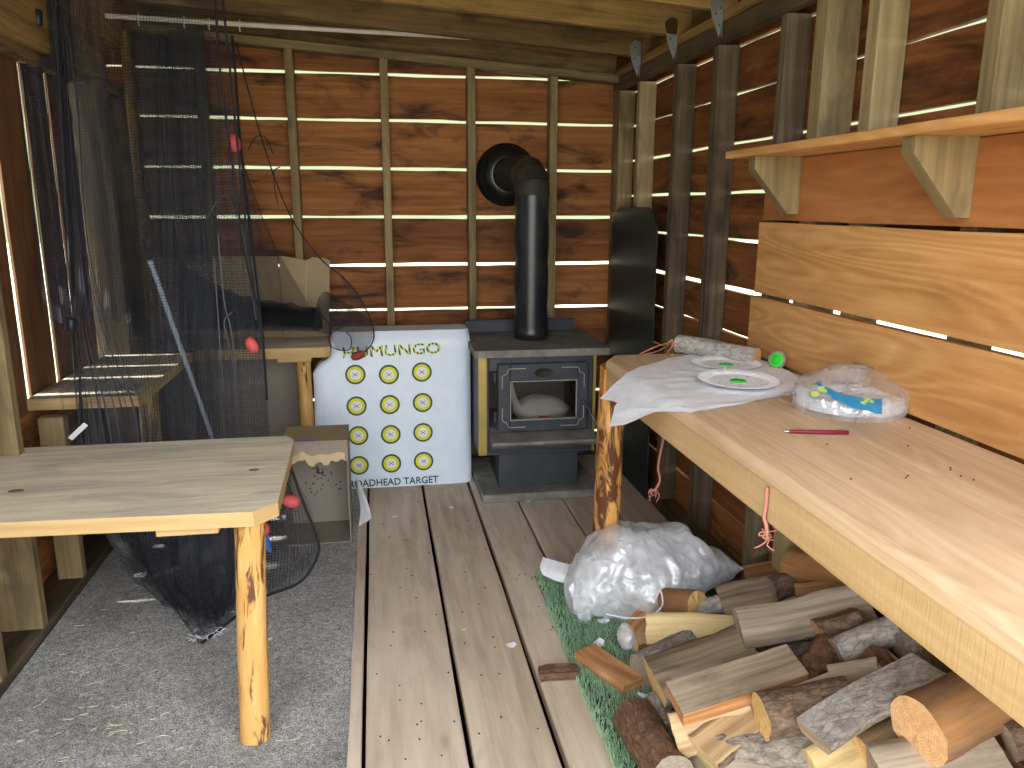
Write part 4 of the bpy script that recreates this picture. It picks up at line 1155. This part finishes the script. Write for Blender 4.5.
# pen
t = thing('pen', 'maroon ballpoint pen lying on the worktop before the wrapped plates', 'pen', W(817, 432))
a, c = W(784, 431.3, WT+.0055), W(849, 432.6, WT+.0055); d_ = (c-a).normalized(); L = (c-a).length
b = MB(); b.tube([a+d_*.010, a+d_*.03, a+d_*(L*.6), c-d_*.003, c], lambda q: .0042+.0012*min(1, q*3)-(.0025 if q > .99 else 0), 12); b.build('barrel', 'pen', t)
b = MB(); b.tube([a, a+d_*.0105], lambda q: .0012+.0026*q, 10); b.build('tip', 'chrome', t)
b = MB(); sd = Vector((-d_.y, d_.x, 0)); b.box(c-d_*.025+Vector((0, 0, .0065)), (.034, .004, .0014), rot=frame(d_)); b.build('clip', 'chrome', t)

# short bark covered log lying at the back of the worktop, with a twine loop
def P_round(r, n=18, j=.07, sd=0): return [((r*(1+j*noise.noise(Vector((cos(2*pi*k/n)*1.6, sin(2*pi*k/n)*1.6, sd))))*cos(2*pi*k/n)), (r*(1+j*noise.noise(Vector((cos(2*pi*k/n)*1.6, sin(2*pi*k/n)*1.6, sd))))*sin(2*pi*k/n)), 0) for k in range(n)]
def P_half(r, h=.0, n=11):
    """bark arc below, split face above"""
    a0 = math.asin(h/r) if r else 0
    arc = [(r*cos(a), r*sin(a), 0) for a in [pi-a0+(pi+2*a0)*k/(n-1) for k in range(n)]]
    flat = [(arc[-1][0]+(arc[0][0]-arc[-1][0])*k/6, h+.06*r*noise.noise(Vector((k*.9, r*50, 2))), 1) for k in range(1, 6)]
    arc[-1] = (*arc[-1][:2], 1)
    return [(y, z-h*.4+.3*r, m_) for y, z, m_ in arc+flat]
def P_wedge(r, ang=75, n=7):
    a = radians(ang); arc = [(r*sin(q), -r*cos(q)+r*.62, 0) for q in [-a/2+a*k/(n-1) for k in range(n)]]
    arc[-1] = (*arc[-1][:2], 1)
    p, q = arc[-1], arc[0]; tip = (0, r*.62)
    s1 = [(p[0]+(tip[0]-p[0])*k/4, p[1]+(tip[1]-p[1])*k/4+.03*r*sin(k*5), 1) for k in range(1, 4)]
    s2 = [(tip[0]+(q[0]-tip[0])*k/4, tip[1]+(q[1]-tip[1])*k/4+.03*r*sin(k*7), 1) for k in range(0, 4)]
    return arc+s1+s2
def P_slab(w, h, n=5):
    top = [(w/2-w*k/n, h/2+.05*h*noise.noise(Vector((k*1.3, w*30, 0))), 1) for k in range(n)]
    return [(-w/2, h/2, 0), (-w/2*.96, 0, 0), (-w/2*.8, -h/2, 0), (0, -h/2*1.05, 0), (w/2*.8, -h/2, 0), (w/2*.96, 0, 0)]+top
def P_lum(w, h): return [(-w/2, h/2, 0), (-w/2, -h/2, 2), (w/2, -h/2, 0), (w/2, h/2, 1)]
LOGS = []
def LOG(lb, a, c, prof, mats, end, roll=0, name='firewood_log', jag=.03, cat='log', up=(0, 0, 1), ends=True, group=None):
    a, c = [q if isinstance(q, Vector) else at(q[0], q[1], Z=q[2]) for q in (a, c)]
    F = frame(c-a, up) @ rot('X', roll); L = (c-a).length; sd = random.uniform(0, 99)
    n = 8; m_ = len(prof); rows = []
    dist = [0.]
    for k in range(m_): dist.append(dist[-1]+math.dist(prof[k][:2], prof[(k+1) % m_][:2]))
    for i in range(n+1):
        q = i/n; row = []
        bend = Vector((0, .012*noise.noise(Vector((q*1.5, sd, 0)))*L*2, .012*noise.noise(Vector((q*1.5, sd, 5)))*L*2))
        for k, (y, z, _) in enumerate(prof):
            s_ = 1+jag*1.3*noise.noise(Vector((q*3.1, y*22+sd, z*22)))
            x = q*L
            if i in (0, n): x += .006*noise.noise(Vector((y*40, z*40, sd+i)))
            row.append(a+F@(Vector((x, y*s_, z*s_))+bend))
        rows.append(row)
    ru, rv = random.uniform(0, 60), random.uniform(0, 60)
    b = MB()
    base = (a+c)/2
    for k in range(m_):
        k2 = (k+1) % m_
        b.grid([[r[k], r[k2]] for r in rows], lambda i, j: (i/n*L+ru, dist[k+j]+rv), prof[k][2], len(prof) > 12, False, flip=False)
    if isinstance(name, str) and ends is None: pass
    mid = base.copy(); lowest = min(p.z for r in rows for p in r); mid.z = lowest
    o = b.build(name, mats, loc=mid)
    # weld columns so that round sides shade smoothly
    import bmesh
    bm = bmesh.new(); bm.from_mesh(o.data); bmesh.ops.remove_doubles(bm, verts=bm.verts, dist=1e-5); bmesh.ops.recalc_face_normals(bm, faces=bm.faces); bm.to_mesh(o.data); bm.free()
    tag(o, lb, cat, group)
    for idx in (0, n):
        b = MB(); row = rows[idx]; cc = a+F@Vector((0 if idx == 0 else L, 0, 0)); pr_ = [(y, z) for y, z, _ in prof]
        ctr = sum(row, Vector())/m_
        for k in range(m_):
            k2 = (k+1) % m_; tri = [row[k], row[k2], ctr]; uv = [pr_[k], pr_[k2], (sum(y for y, z in pr_)/m_, sum(z for y, z in pr_)/m_)]
            if idx: tri.reverse(); uv.reverse()
            b.face(tri, [(y+.004, z+.003) for y, z in uv], 0)
        e = b.build('cut_end', end, o)
        me = e.data
        # child sits in its parent's space
    LOGS.append(o); return o

LOG('grey bark covered log with an orange cut end, behind the paper on the worktop', W(678, 344, WT+.036), W(757, 357, WT+.028), P_round(.032, sd=3), ['bark_pale', 'split_tan'], 'end_orange', jag=.05)
t = thing('twine_loop', 'loop of orange twine lying beside the log on the worktop', 'twine', W(660, 352))
b = MB(); b.tube(catmull([W(640, 354, WT+.004), W(655, 347, WT+.02), W(668, 343, WT+.045), W(672, 340, WT+.055), W(672, 347, WT+.03), W(668, 352, WT+.006), W(672, 355, WT+.004)], 6), .003, 6); b.build('strand', 'twine_orange', t)
b = MB(); b.tube(catmull([W(641, 355, WT+.003), W(655, 352, WT+.003), W(664, 348, WT+.012), W(669, 343, WT+.035)], 6), .0026, 6); b.build('strand', 'twine', t)
b = MB()
for k in range(15):
    c = W(random.uniform(815, 1000), random.uniform(425, 480), WT+.0012); b.lathe([(.0003, .002), (.0018, .0012), (.002, -.001)], c, n=5)
o = b.build('dark_crumb', 'ink', loc=W(900, 440)); tag(o, 'tiny dark crumbs scattered over the worktop by the pen', 'crumbs', None, 'stuff')

# twine hanging below the worktop
def tassel(lb, pts, Y, seed, group=None):
    rn = random.Random(seed); Q = [at(x, y, Y=Y) for x, y in pts]
    t = thing('hanging_twine', lb, 'twine', Q[-1])
    b = MB(); b.tube(catmull(Q, 6), .0042, 6); b.build('cord', 'twine', t)
    b = MB(); e = Q[-1]
    for k in range(9):
        p = e; q = [p]
        for s_ in range(3): p = p+Vector((rn.uniform(-.018, .018), rn.uniform(-.01, .01), rn.uniform(-.018, .004))); q.append(p)
        b.tube(catmull(q, 3), .0016, 5)
    b.build('frayed_end', 'twine', t)
tassel('pink twine with a bushy frayed end hanging under the worktop beside its leg', [(664, 436), (661, 450), (658, 468), (660, 480), (655, 490)], 2.52, 1)
x = at(767, 500, X=.776)
tassel('thin pink twine hung over the apron of the worktop with curled ends', [(767, 487), (766, 505), (764, 517), (766, 524), (767, 532)], x.y, 2)

# ------------------------------------------------------------------ firewood under the worktop
G2 = 'split logs of the firewood pile'
T_, GR, SL, PA, BR = ['bark_brown', 'split_tan'], ['bark_grey', 'split_grey'], ['bark_grey', 'split_silver'], ['bark_grey', 'split_pale'], ['bark_brown', 'split_brown']
LU = ['lumber', 'lumber', 'lumber']; LG = ['lumber', 'split_grey', 'lumber']
lg = LOG
# along the turf edge
lg('clean orange lumber offcut lying alone on the green turf', (585, 654, .026), (634, 688, .026), P_lum(.085, .05), LU, 'lumber', 0, 'lumber_offcut', .0, 'wood block')
lg('chunk of purplish bark on the floor plank beside the orange offcut', (539, 674, .018), (577, 672, .018), P_slab(.05, .030), ['bark_red', 'bark_red'], 'bark_red', 0, 'bark_chunk', .12, 'bark')
lg('small tan block end poking out below the pale yellow split log', (634, 645, .04), (664, 640, .04), P_lum(.06, .05), ['split_brown', 'split_tan', 'split_tan'], 'end_tan', 10, jag=.05)
lg('orange board offcut under the edge of the clear plastic bag', (628, 640, .05), (655, 606, .075), P_lum(.075, .03), LU, 'lumber', 6, 'lumber_offcut', .02, 'wood block')
lg('grey bark log end at the turf edge below the tan block', (641, 672, .065), (690, 644, .10), P_round(.055, sd=5), ['bark_grey', 'split_grey'], 'end_grey', jag=.1)
lg('pale yellow split log tapering to a point, in front of the plastic bag', (647, 629, .125), (735, 630, .165), P_half(.048, .01), PA, 'end_tan', 55, jag=.1)
lg('short brown log with a fuzzy cut end, against the plastic bag', (668, 602, .13), (698, 606, .17), P_round(.05, sd=9), ['split_brown', 'split_tan'], 'end_tan', jag=.12)
lg('small grey bark stick behind the short brown log', (690, 615, .13), (720, 603, .17), P_round(.030, sd=10), ['bark_pale', 'split_grey'], 'end_grey', jag=.1)
lg('big grey flat topped split log with a bark edged tan end', (655, 684, .135), (752, 652, .205), P_half(.082, .02, 13), ['bark_grey', 'split_grey'], 'end_tan', 8, jag=.08)
lg('narrow grey splinter log lying on the big flat topped log', (672, 684, .195), (756, 656, .245), P_lum(.035, .03), ['split_grey', 'split_grey', 'split_brown'], 'split_grey', 12, jag=.15)
lg('weathered grey lumber plank with an orange sawn edge on top of the pile', (674, 703, .235), (796, 664, .30), P_lum(.105, .045), LG, 'lumber', 14, 'lumber_plank', .0, 'plank')
lg('tan split log lying right under the orange edged plank', (674, 736, .145), (752, 716, .20), P_half(.055, .012), T_, 'end_tan', 60, jag=.1)
lg('tan split log with a bright yellow wedge shaped end', (704, 757, .14), (760, 716, .205), P_half(.056, .02), T_, 'split_pale', 5, jag=.1)
lg('reddish brown bark log pointing out over the turf', (634, 717, .055), (672, 778, .085), P_round(.058, sd=15), ['bark_red', 'split_brown'], 'end_grey', jag=.08)
lg('small grey bark stick between the turf and the orange edged plank', (655, 700, .07), (672, 730, .075), P_round(.028, sd=16), ['bark_grey', 'split_grey'], 'end_grey', jag=.12)
lg('grey wedge of wood below the yellow ended log', (695, 762, .07), (745, 795, .08), P_wedge(.09, 70), GR, 'end_grey', 20, jag=.1)
lg('dark rough barked log under the tan ended round log', (715, 752, .13), (815, 752, .19), P_round(.052, sd=18), ['bark_grey', 'bark_grey'], 'end_grey', jag=.09)
lg('light grey split log along the bottom of the pile', (722, 778, .12), (822, 790, .13), P_half(.055, .012), SL, 'end_grey', 25, jag=.08)
lg('short round log with a pale tan cut end facing the camera', (761, 716, .262), (848, 700, .29), P_round(.056, sd=20), ['bark_brown', 'split_tan'], 'end_tan', jag=.05)
lg('grey slab of split wood beneath the lichen flecked slab', (802, 706, .27), (886, 676, .33), P_slab(.10, .035), SL, 'split_silver', 10, jag=.05)
lg('long flat grey slab flecked with lichen, lying across the pile', (815, 738, .295), (930, 668, .385), P_slab(.105, .035), ['bark_grey', 'bark_pale'], 'split_grey', 0, jag=.03)
lg('big round orange log with a ringed cut end near the apron', (919, 731, .345), (992, 694, .375), P_round(.074, 22, .06, 23), ['smooth_orange', 'split_tan'], 'end_orange', jag=.04)
lg('beige split log with a fuzzy end left of the big orange log', (862, 756, .225), (902, 738, .25), P_half(.058, .015), ['split_tan', 'split_grey'], 'end_tan', 185, jag=.07)
lg('fresh pale yellow split piece at the bottom of the pile', (815, 775, .18), (880, 748, .22), P_half(.06, .01), ['split_pale', 'split_pale'], 'split_pale', 40, jag=.1)
lg('blue grey split log with scaly bark below the big orange log', (880, 780, .235), (1000, 758, .28), P_half(.068, .015), ['bark_pale', 'split_silver'], 'end_grey', 25, jag=.06)
lg('dark log end in the shadow at the bottom corner under the apron', (1008, 742, .32), (1040, 735, .34), P_round(.04, sd=27), ['bark_brown', 'split_grey'], 'end_grey', jag=.08)
lg('big silver weathered split log lying across the middle of the pile', (739, 631, .255), (868, 606, .335), P_half(.062, .02), SL, 'end_grey', 42, jag=.12)
lg('half round log with a bright orange ringed end in mid pile', (816, 634, .285), (860, 622, .325), P_half(.062, .03, 13), ['bark_brown', 'split_brown'], 'end_orange', -25, jag=.05)
lg('scaly grey barked branch beside the half round orange log', (836, 653, .30), (893, 628, .365), P_round(.038, sd=30), ['bark_pale', 'bark_grey'], 'end_grey', jag=.1)
lg('short mottled bark log under the half round orange log', (797, 688, .235), (832, 650, .275), P_round(.05, sd=31), ['bark_red', 'bark_grey'], 'end_grey', jag=.08)
lg('grey wedge split log under the scaly branch', (832, 679, .28), (880, 672, .32), P_wedge(.085, 90), SL, 'end_grey', 15, jag=.07)
lg('small reddish stick end in the gap below the scaly branch', (888, 690, .30), (874, 652, .34), P_lum(.05, .045), ['bark_red', 'bark_red', 'bark_red'], 'bark_red', 20, jag=.08)
lg('dark bark log end close under the apron', (900, 650, .33), (925, 636, .36), P_round(.045, sd=34), ['bark_grey', 'bark_grey'], 'end_grey', jag=.08)
lg('plain grey split log beside the tail of the plastic bag', (722, 609, .16), (800, 590, .235), P_half(.068, .02), GR, 'end_grey', 28, jag=.07)
lg('orange brown board at the back of the pile by the bag tail', (745, 577, .19), (805, 566, .25), P_lum(.075, .035), ['split_brown', 'split_brown', 'split_brown'], 'split_tan', 10, jag=.05)
lg('small dark log with a grey end behind the silver log', (772, 590, .25), (805, 580, .28), P_round(.04, sd=37), ['bark_brown', 'split_grey'], 'end_grey', jag=.06)
lg('rough brown split log tucked behind the silver log', (797, 597, .285), (850, 594, .325), P_half(.04, .01), BR, 'end_grey', 50, jag=.1)
lg('big brown round log at the back right under the apron', (795, 567, .30), (862, 585, .36), P_round(.062, sd=39), ['smooth_orange', 'split_brown'], 'end_tan', jag=.05)
# lower layer that carries the rest
for k, (xa, ya, xb, yb, z, r) in enumerate(((.86, 2.05, 1.24, 2.12, .065, .055), (.85, 1.80, 1.25, 1.86, .065, .058), (.84, 1.58, 1.22, 1.64, .065, .055), (.86, 1.34, 1.26, 1.40, .065, .055),
                                     (1.02, 2.22, 1.30, 2.20, .07, .055), (1.06, 1.96, 1.31, 1.98, .165, .05), (1.07, 1.72, 1.31, 1.76, .18, .05), (1.05, 1.50, 1.31, 1.52, .175, .05), (1.04, 1.27, 1.31, 1.30, .175, .05))):
    LOG('weathered grey log buried under the upper logs of the pile', Vector((xa, ya, z)), Vector((xb, yb, z)), P_round(r, sd=50+k), ['bark_grey' if k % 2 else 'bark_brown', 'split_grey'], 'end_grey', jag=.08, group='logs buried in the firewood pile')

# ------------------------------------------------------------------ big clear plastic bag
t = thing('plastic_bag', 'big crumpled clear plastic bag lying between the worktop leg and the firewood', 'bag', (.95, 2.5, .008))
def bag(sc, seed, wr):
    b = MB(); rows = []; nu, nv = 64, 96
    for i in range(nu+1):
        u = i/nu                                # 0 = left end, 1 = tail at the right
        x = .66+.695*u
        r = max(.012, (sin(pi*min(1, u*1.02+.035)**.72))**.55)
        tail = max(0., (u-.62)/.38)
        r *= (1-.62*tail**1.1)
        yc = 2.555+.03*(u-.4)-.04*tail; row = []
        H = .31*r*(1-.05*u)*sc; Wd = ((.135+.03*min(1, u*2))*r)*sc
        base = .012+.25*max(0, (u-.50))*1.1+.015*(1-sc)
        for j in range(nv):
            a = 2*pi*j/nv
            y = yc+Wd*cos(a)*(1+.1*sin(2*a)); z = base+H*.5*(1+sin(a)*(1 if sin(a) > 0 else .98))
            p = Vector((x, y, z)); n1 = noise.noise(Vector((x*7+seed, y*7, z*7)))
            rg = 1-abs(noise.noise(Vector((x*9+seed, y*9+n1*.8, z*9))))*2.2; rg2 = 1-abs(noise.noise(Vector((x*21, y*21+n1, z*21+seed))))*2.0
            d = Vector((0, cos(a), sin(a)))
            disp = wr*(.030*n1+.020*rg*abs(rg)+.008*rg2)*min(1, r*1.4)
            p += d*disp+Vector((.02*n1*wr, 0, 0))
            p.z = max(p.z, .0085 if u < .5 else .0085)
            row.append(p)
        rows.append(row)
    b.grid(rows, lambda i, j: (i*.01, j*.01), 0, True, True)
    for r_, rv in ((rows[0], 1), (rows[-1], 0)): b.face(r_[::-1] if rv else r_, [(0, 0)]*nv)
    return b
bag(1., 0., 1.).build('film', 'film', t)
bag(.80, 5., 1.2).build('inner_film', 'film_in', t)
b = MB(); b.tube(catmull([at(x, y, Y=2.28) for x, y in ((655, 600), (660, 590), (662, 606), (648, 616), (628, 618), (606, 614))], 6), .003, 6); b.build('film_seam', 'film_in', t)
# paper sticking out of the bag
a = at(540, 573, Z=.05)
b = MB(); sheet(b, [[at(543, 557, Z=.075), at(560, 562, Z=.085), at(580, 566, Z=.08)], [at(540, 567, Z=.05), at(558, 574, Z=.062), at(580, 577, Z=.06)], [at(543, 575, Z=.034), at(560, 582, Z=.034), at(582, 584, Z=.034)]], 6, 6, 0.0, 1)
tag(b.build('rolled_paper', 'paper', loc=(.62, 2.62, .03)), 'curled white paper poking out of the plastic bag over the turf', 'paper')
b = MB(); rows = []
for i in range(9):
    q = pi*i/8; rows.append([at(650, 634, Z=.06)+Vector((.03*sin(q)*cos(w)-.02, .045*sin(q)*sin(w), .045*cos(q)+.006*noise.noise(Vector((q, w, 1))))) for w in [2*pi*k/14 for k in range(14)]])
b.grid(rows, lambda i, j: (i, j), 0, True, True)
b.v = [v+(at(632, 636, Z=.06)-at(650, 634, Z=.06)) for v in b.v]
tag(b.build('plastic_film', 'film_in', loc=at(632, 645, Z=.01)), 'small wad of clear film on the turf below the plastic bag', 'film')

# ------------------------------------------------------------------ scraps
def scrap(lb, px, py, z, w, h, ang, curl, seed):
    c = at(px, py, Z=z); R = rot('Z', ang); b = MB(); rows = []
    for i in range(6):
        row = []
        for j in range(8):
            u, v = i/5-.5, j/7-.5
            k = 1-.6*abs(v)**1.5*2 if seed % 2 else 1-abs(v)*.9
            row.append(c+R@Vector((v*w, u*h*k, .0015+curl*(v*v*4)+curl*.5*(u+.5))))
        rows.append(row)
    b.grid(rows, lambda i, j: (i, j))
    tag(b.build('plate_scrap', 'scrap', loc=c), lb, 'paper scrap')
scrap('torn white plate scrap in the middle of the wide floor plank', 511, 646, .001, .036, .030, 20, .004, 2)
scrap('white scrap on the turf just left of the firewood, nearest the plastic bag', 603, 622, .022, .042, .03, 10, .006, 1)
scrap('pair of overlapping white scraps on the turf above the orange offcut', 598, 645, .022, .05, .034, 40, .008, 1)
scrap('white curled scrap between the orange offcut and the reddish log', 645, 697, .022, .045, .014, -20, .008, 3)
scrap('sliver of white paper beside the end of the orange offcut', 648, 682, .03, .014, .034, -10, .004, 1)
scrap('white crumb of paper by the reddish brown bark log', 640, 743, .026, .02, .018, 0, .006, 3)
scrap('white scrap on the plank in front of the hearth pad', 528, 501.5, .001, .03, .022, 0, .005, 3)
scrap('small white scrap on the plank near the white block', 451, 508, .001, .022, .034, 20, .003, 1)
scrap('thin white scrap on the plank next to the torn box', 395, 517, .001, .036, .014, 15, .003, 3)
scrap('tiny white speck of paper on the narrow plank', 464, 630, .001, .018, .006, 0, .002, 3)
scrap('grey scrap in the dark beside the worktop leg', 624, 543, .001, .05, .03, 30, .01, 1)
scrap('small pale scrap on the carpet beside the table leg', 268, 640, .0125, .03, .014, 10, .003, 3)
b = MB()
for k in range(150):
    if k < 95: px, py = random.uniform(20, 190), random.uniform(600, 767)
    else: px, py = random.uniform(60, 340), random.uniform(560, 767)
    c = at(px, py, Z=.0122)
    if c.x < -1.1 or c.x > -.15: continue
    a = random.gauss(.35, .5); L = random.uniform(.008, .032)*(1 if k % 4 else .5)
    b.box(c+Vector((0, 0, .0008)), (L, random.uniform(.0016, .0042), .0014), rot=rot('Z', math.degrees(a)), bev=.0002)
o = b.build('splinter_litter', 'chip', loc=(-.7, 2.2, .012)); tag(o, 'pale wood splinters littering the grey carpet', 'splinters', None, 'stuff')
b = MB()
for k in range(70):
    px, py = random.uniform(370, 560), random.uniform(490, 767); c = at(px, py, Z=.0008)
    if abs(c.x-.208) < .02 or abs(c.x-.456) < .02: continue
    b.lathe([(.0003, .003), (.002+.002*random.random(), .0015), (.003, -.0006)], c, n=5)
o = b.build('dirt_litter', 'ink', loc=(.3, 2.5, 0)); tag(o, 'dark crumbs of dirt and bark on the floor planks', 'dirt', None, 'stuff')

# ------------------------------------------------------------------ daylight
w = bpy.data.worlds.new('world'); S.world = w; w.use_nodes = True
nt = w.node_tree; nt.nodes.clear()
tc = nt.nodes.new('ShaderNodeTexCoord'); sx = nt.nodes.new('ShaderNodeSeparateXYZ'); nt.links.new(tc.outputs['Generated'], sx.inputs[0])
ry = nt.nodes.new('ShaderNodeMapRange'); ry.inputs[1].default_value = -.5; ry.inputs[2].default_value = .5
nt.links.new(sx.outputs[1], ry.inputs[0])
mx = nt.nodes.new('ShaderNodeMix'); mx.data_type = 'RGBA'
mx.inputs[6].default_value = (*[c*SKY for c in (.95, 1.0, 1.06)], 1)      # open sky in front of the shed
mx.inputs[7].default_value = (.60, .66, .40, 1)                         # sunlit foliage behind it
nt.links.new(ry.outputs[0], mx.inputs[0])
bg = nt.nodes.new('ShaderNodeBackground'); nt.links.new(mx.outputs[2], bg.inputs[0]); bg.inputs[1].default_value = 1
sun = bpy.data.objects.new('sun', bpy.data.lights.new('sun', 'SUN')); COL.objects.link(sun)  # added lamp for the bench streaks, in place of a bright sky patch
sun.data.energy = 9; sun.data.angle = radians(1.2); sun.data.color = (1, .97, .9)
sun.rotation_euler = Vector((cos(radians(66)), 0, -sin(radians(66)))).to_track_quat('-Z', 'Y').to_euler()
ow = nt.nodes.new('ShaderNodeOutputWorld'); nt.links.new(bg.outputs[0], ow.inputs[0])

S.cycles.max_bounces = 10; S.cycles.diffuse_bounces = 6; S.cycles.glossy_bounces = 4
S.cycles.transparent_max_bounces = 48; S.cycles.transmission_bounces = 6
S.cycles.use_denoising = True
S.cycles.sample_clamp_indirect = 8
v = S.view_settings; v.view_transform = 'Standard'; v.look = 'None'; v.gamma = 1; v.use_curve_mapping = False
v.exposure = EXPO
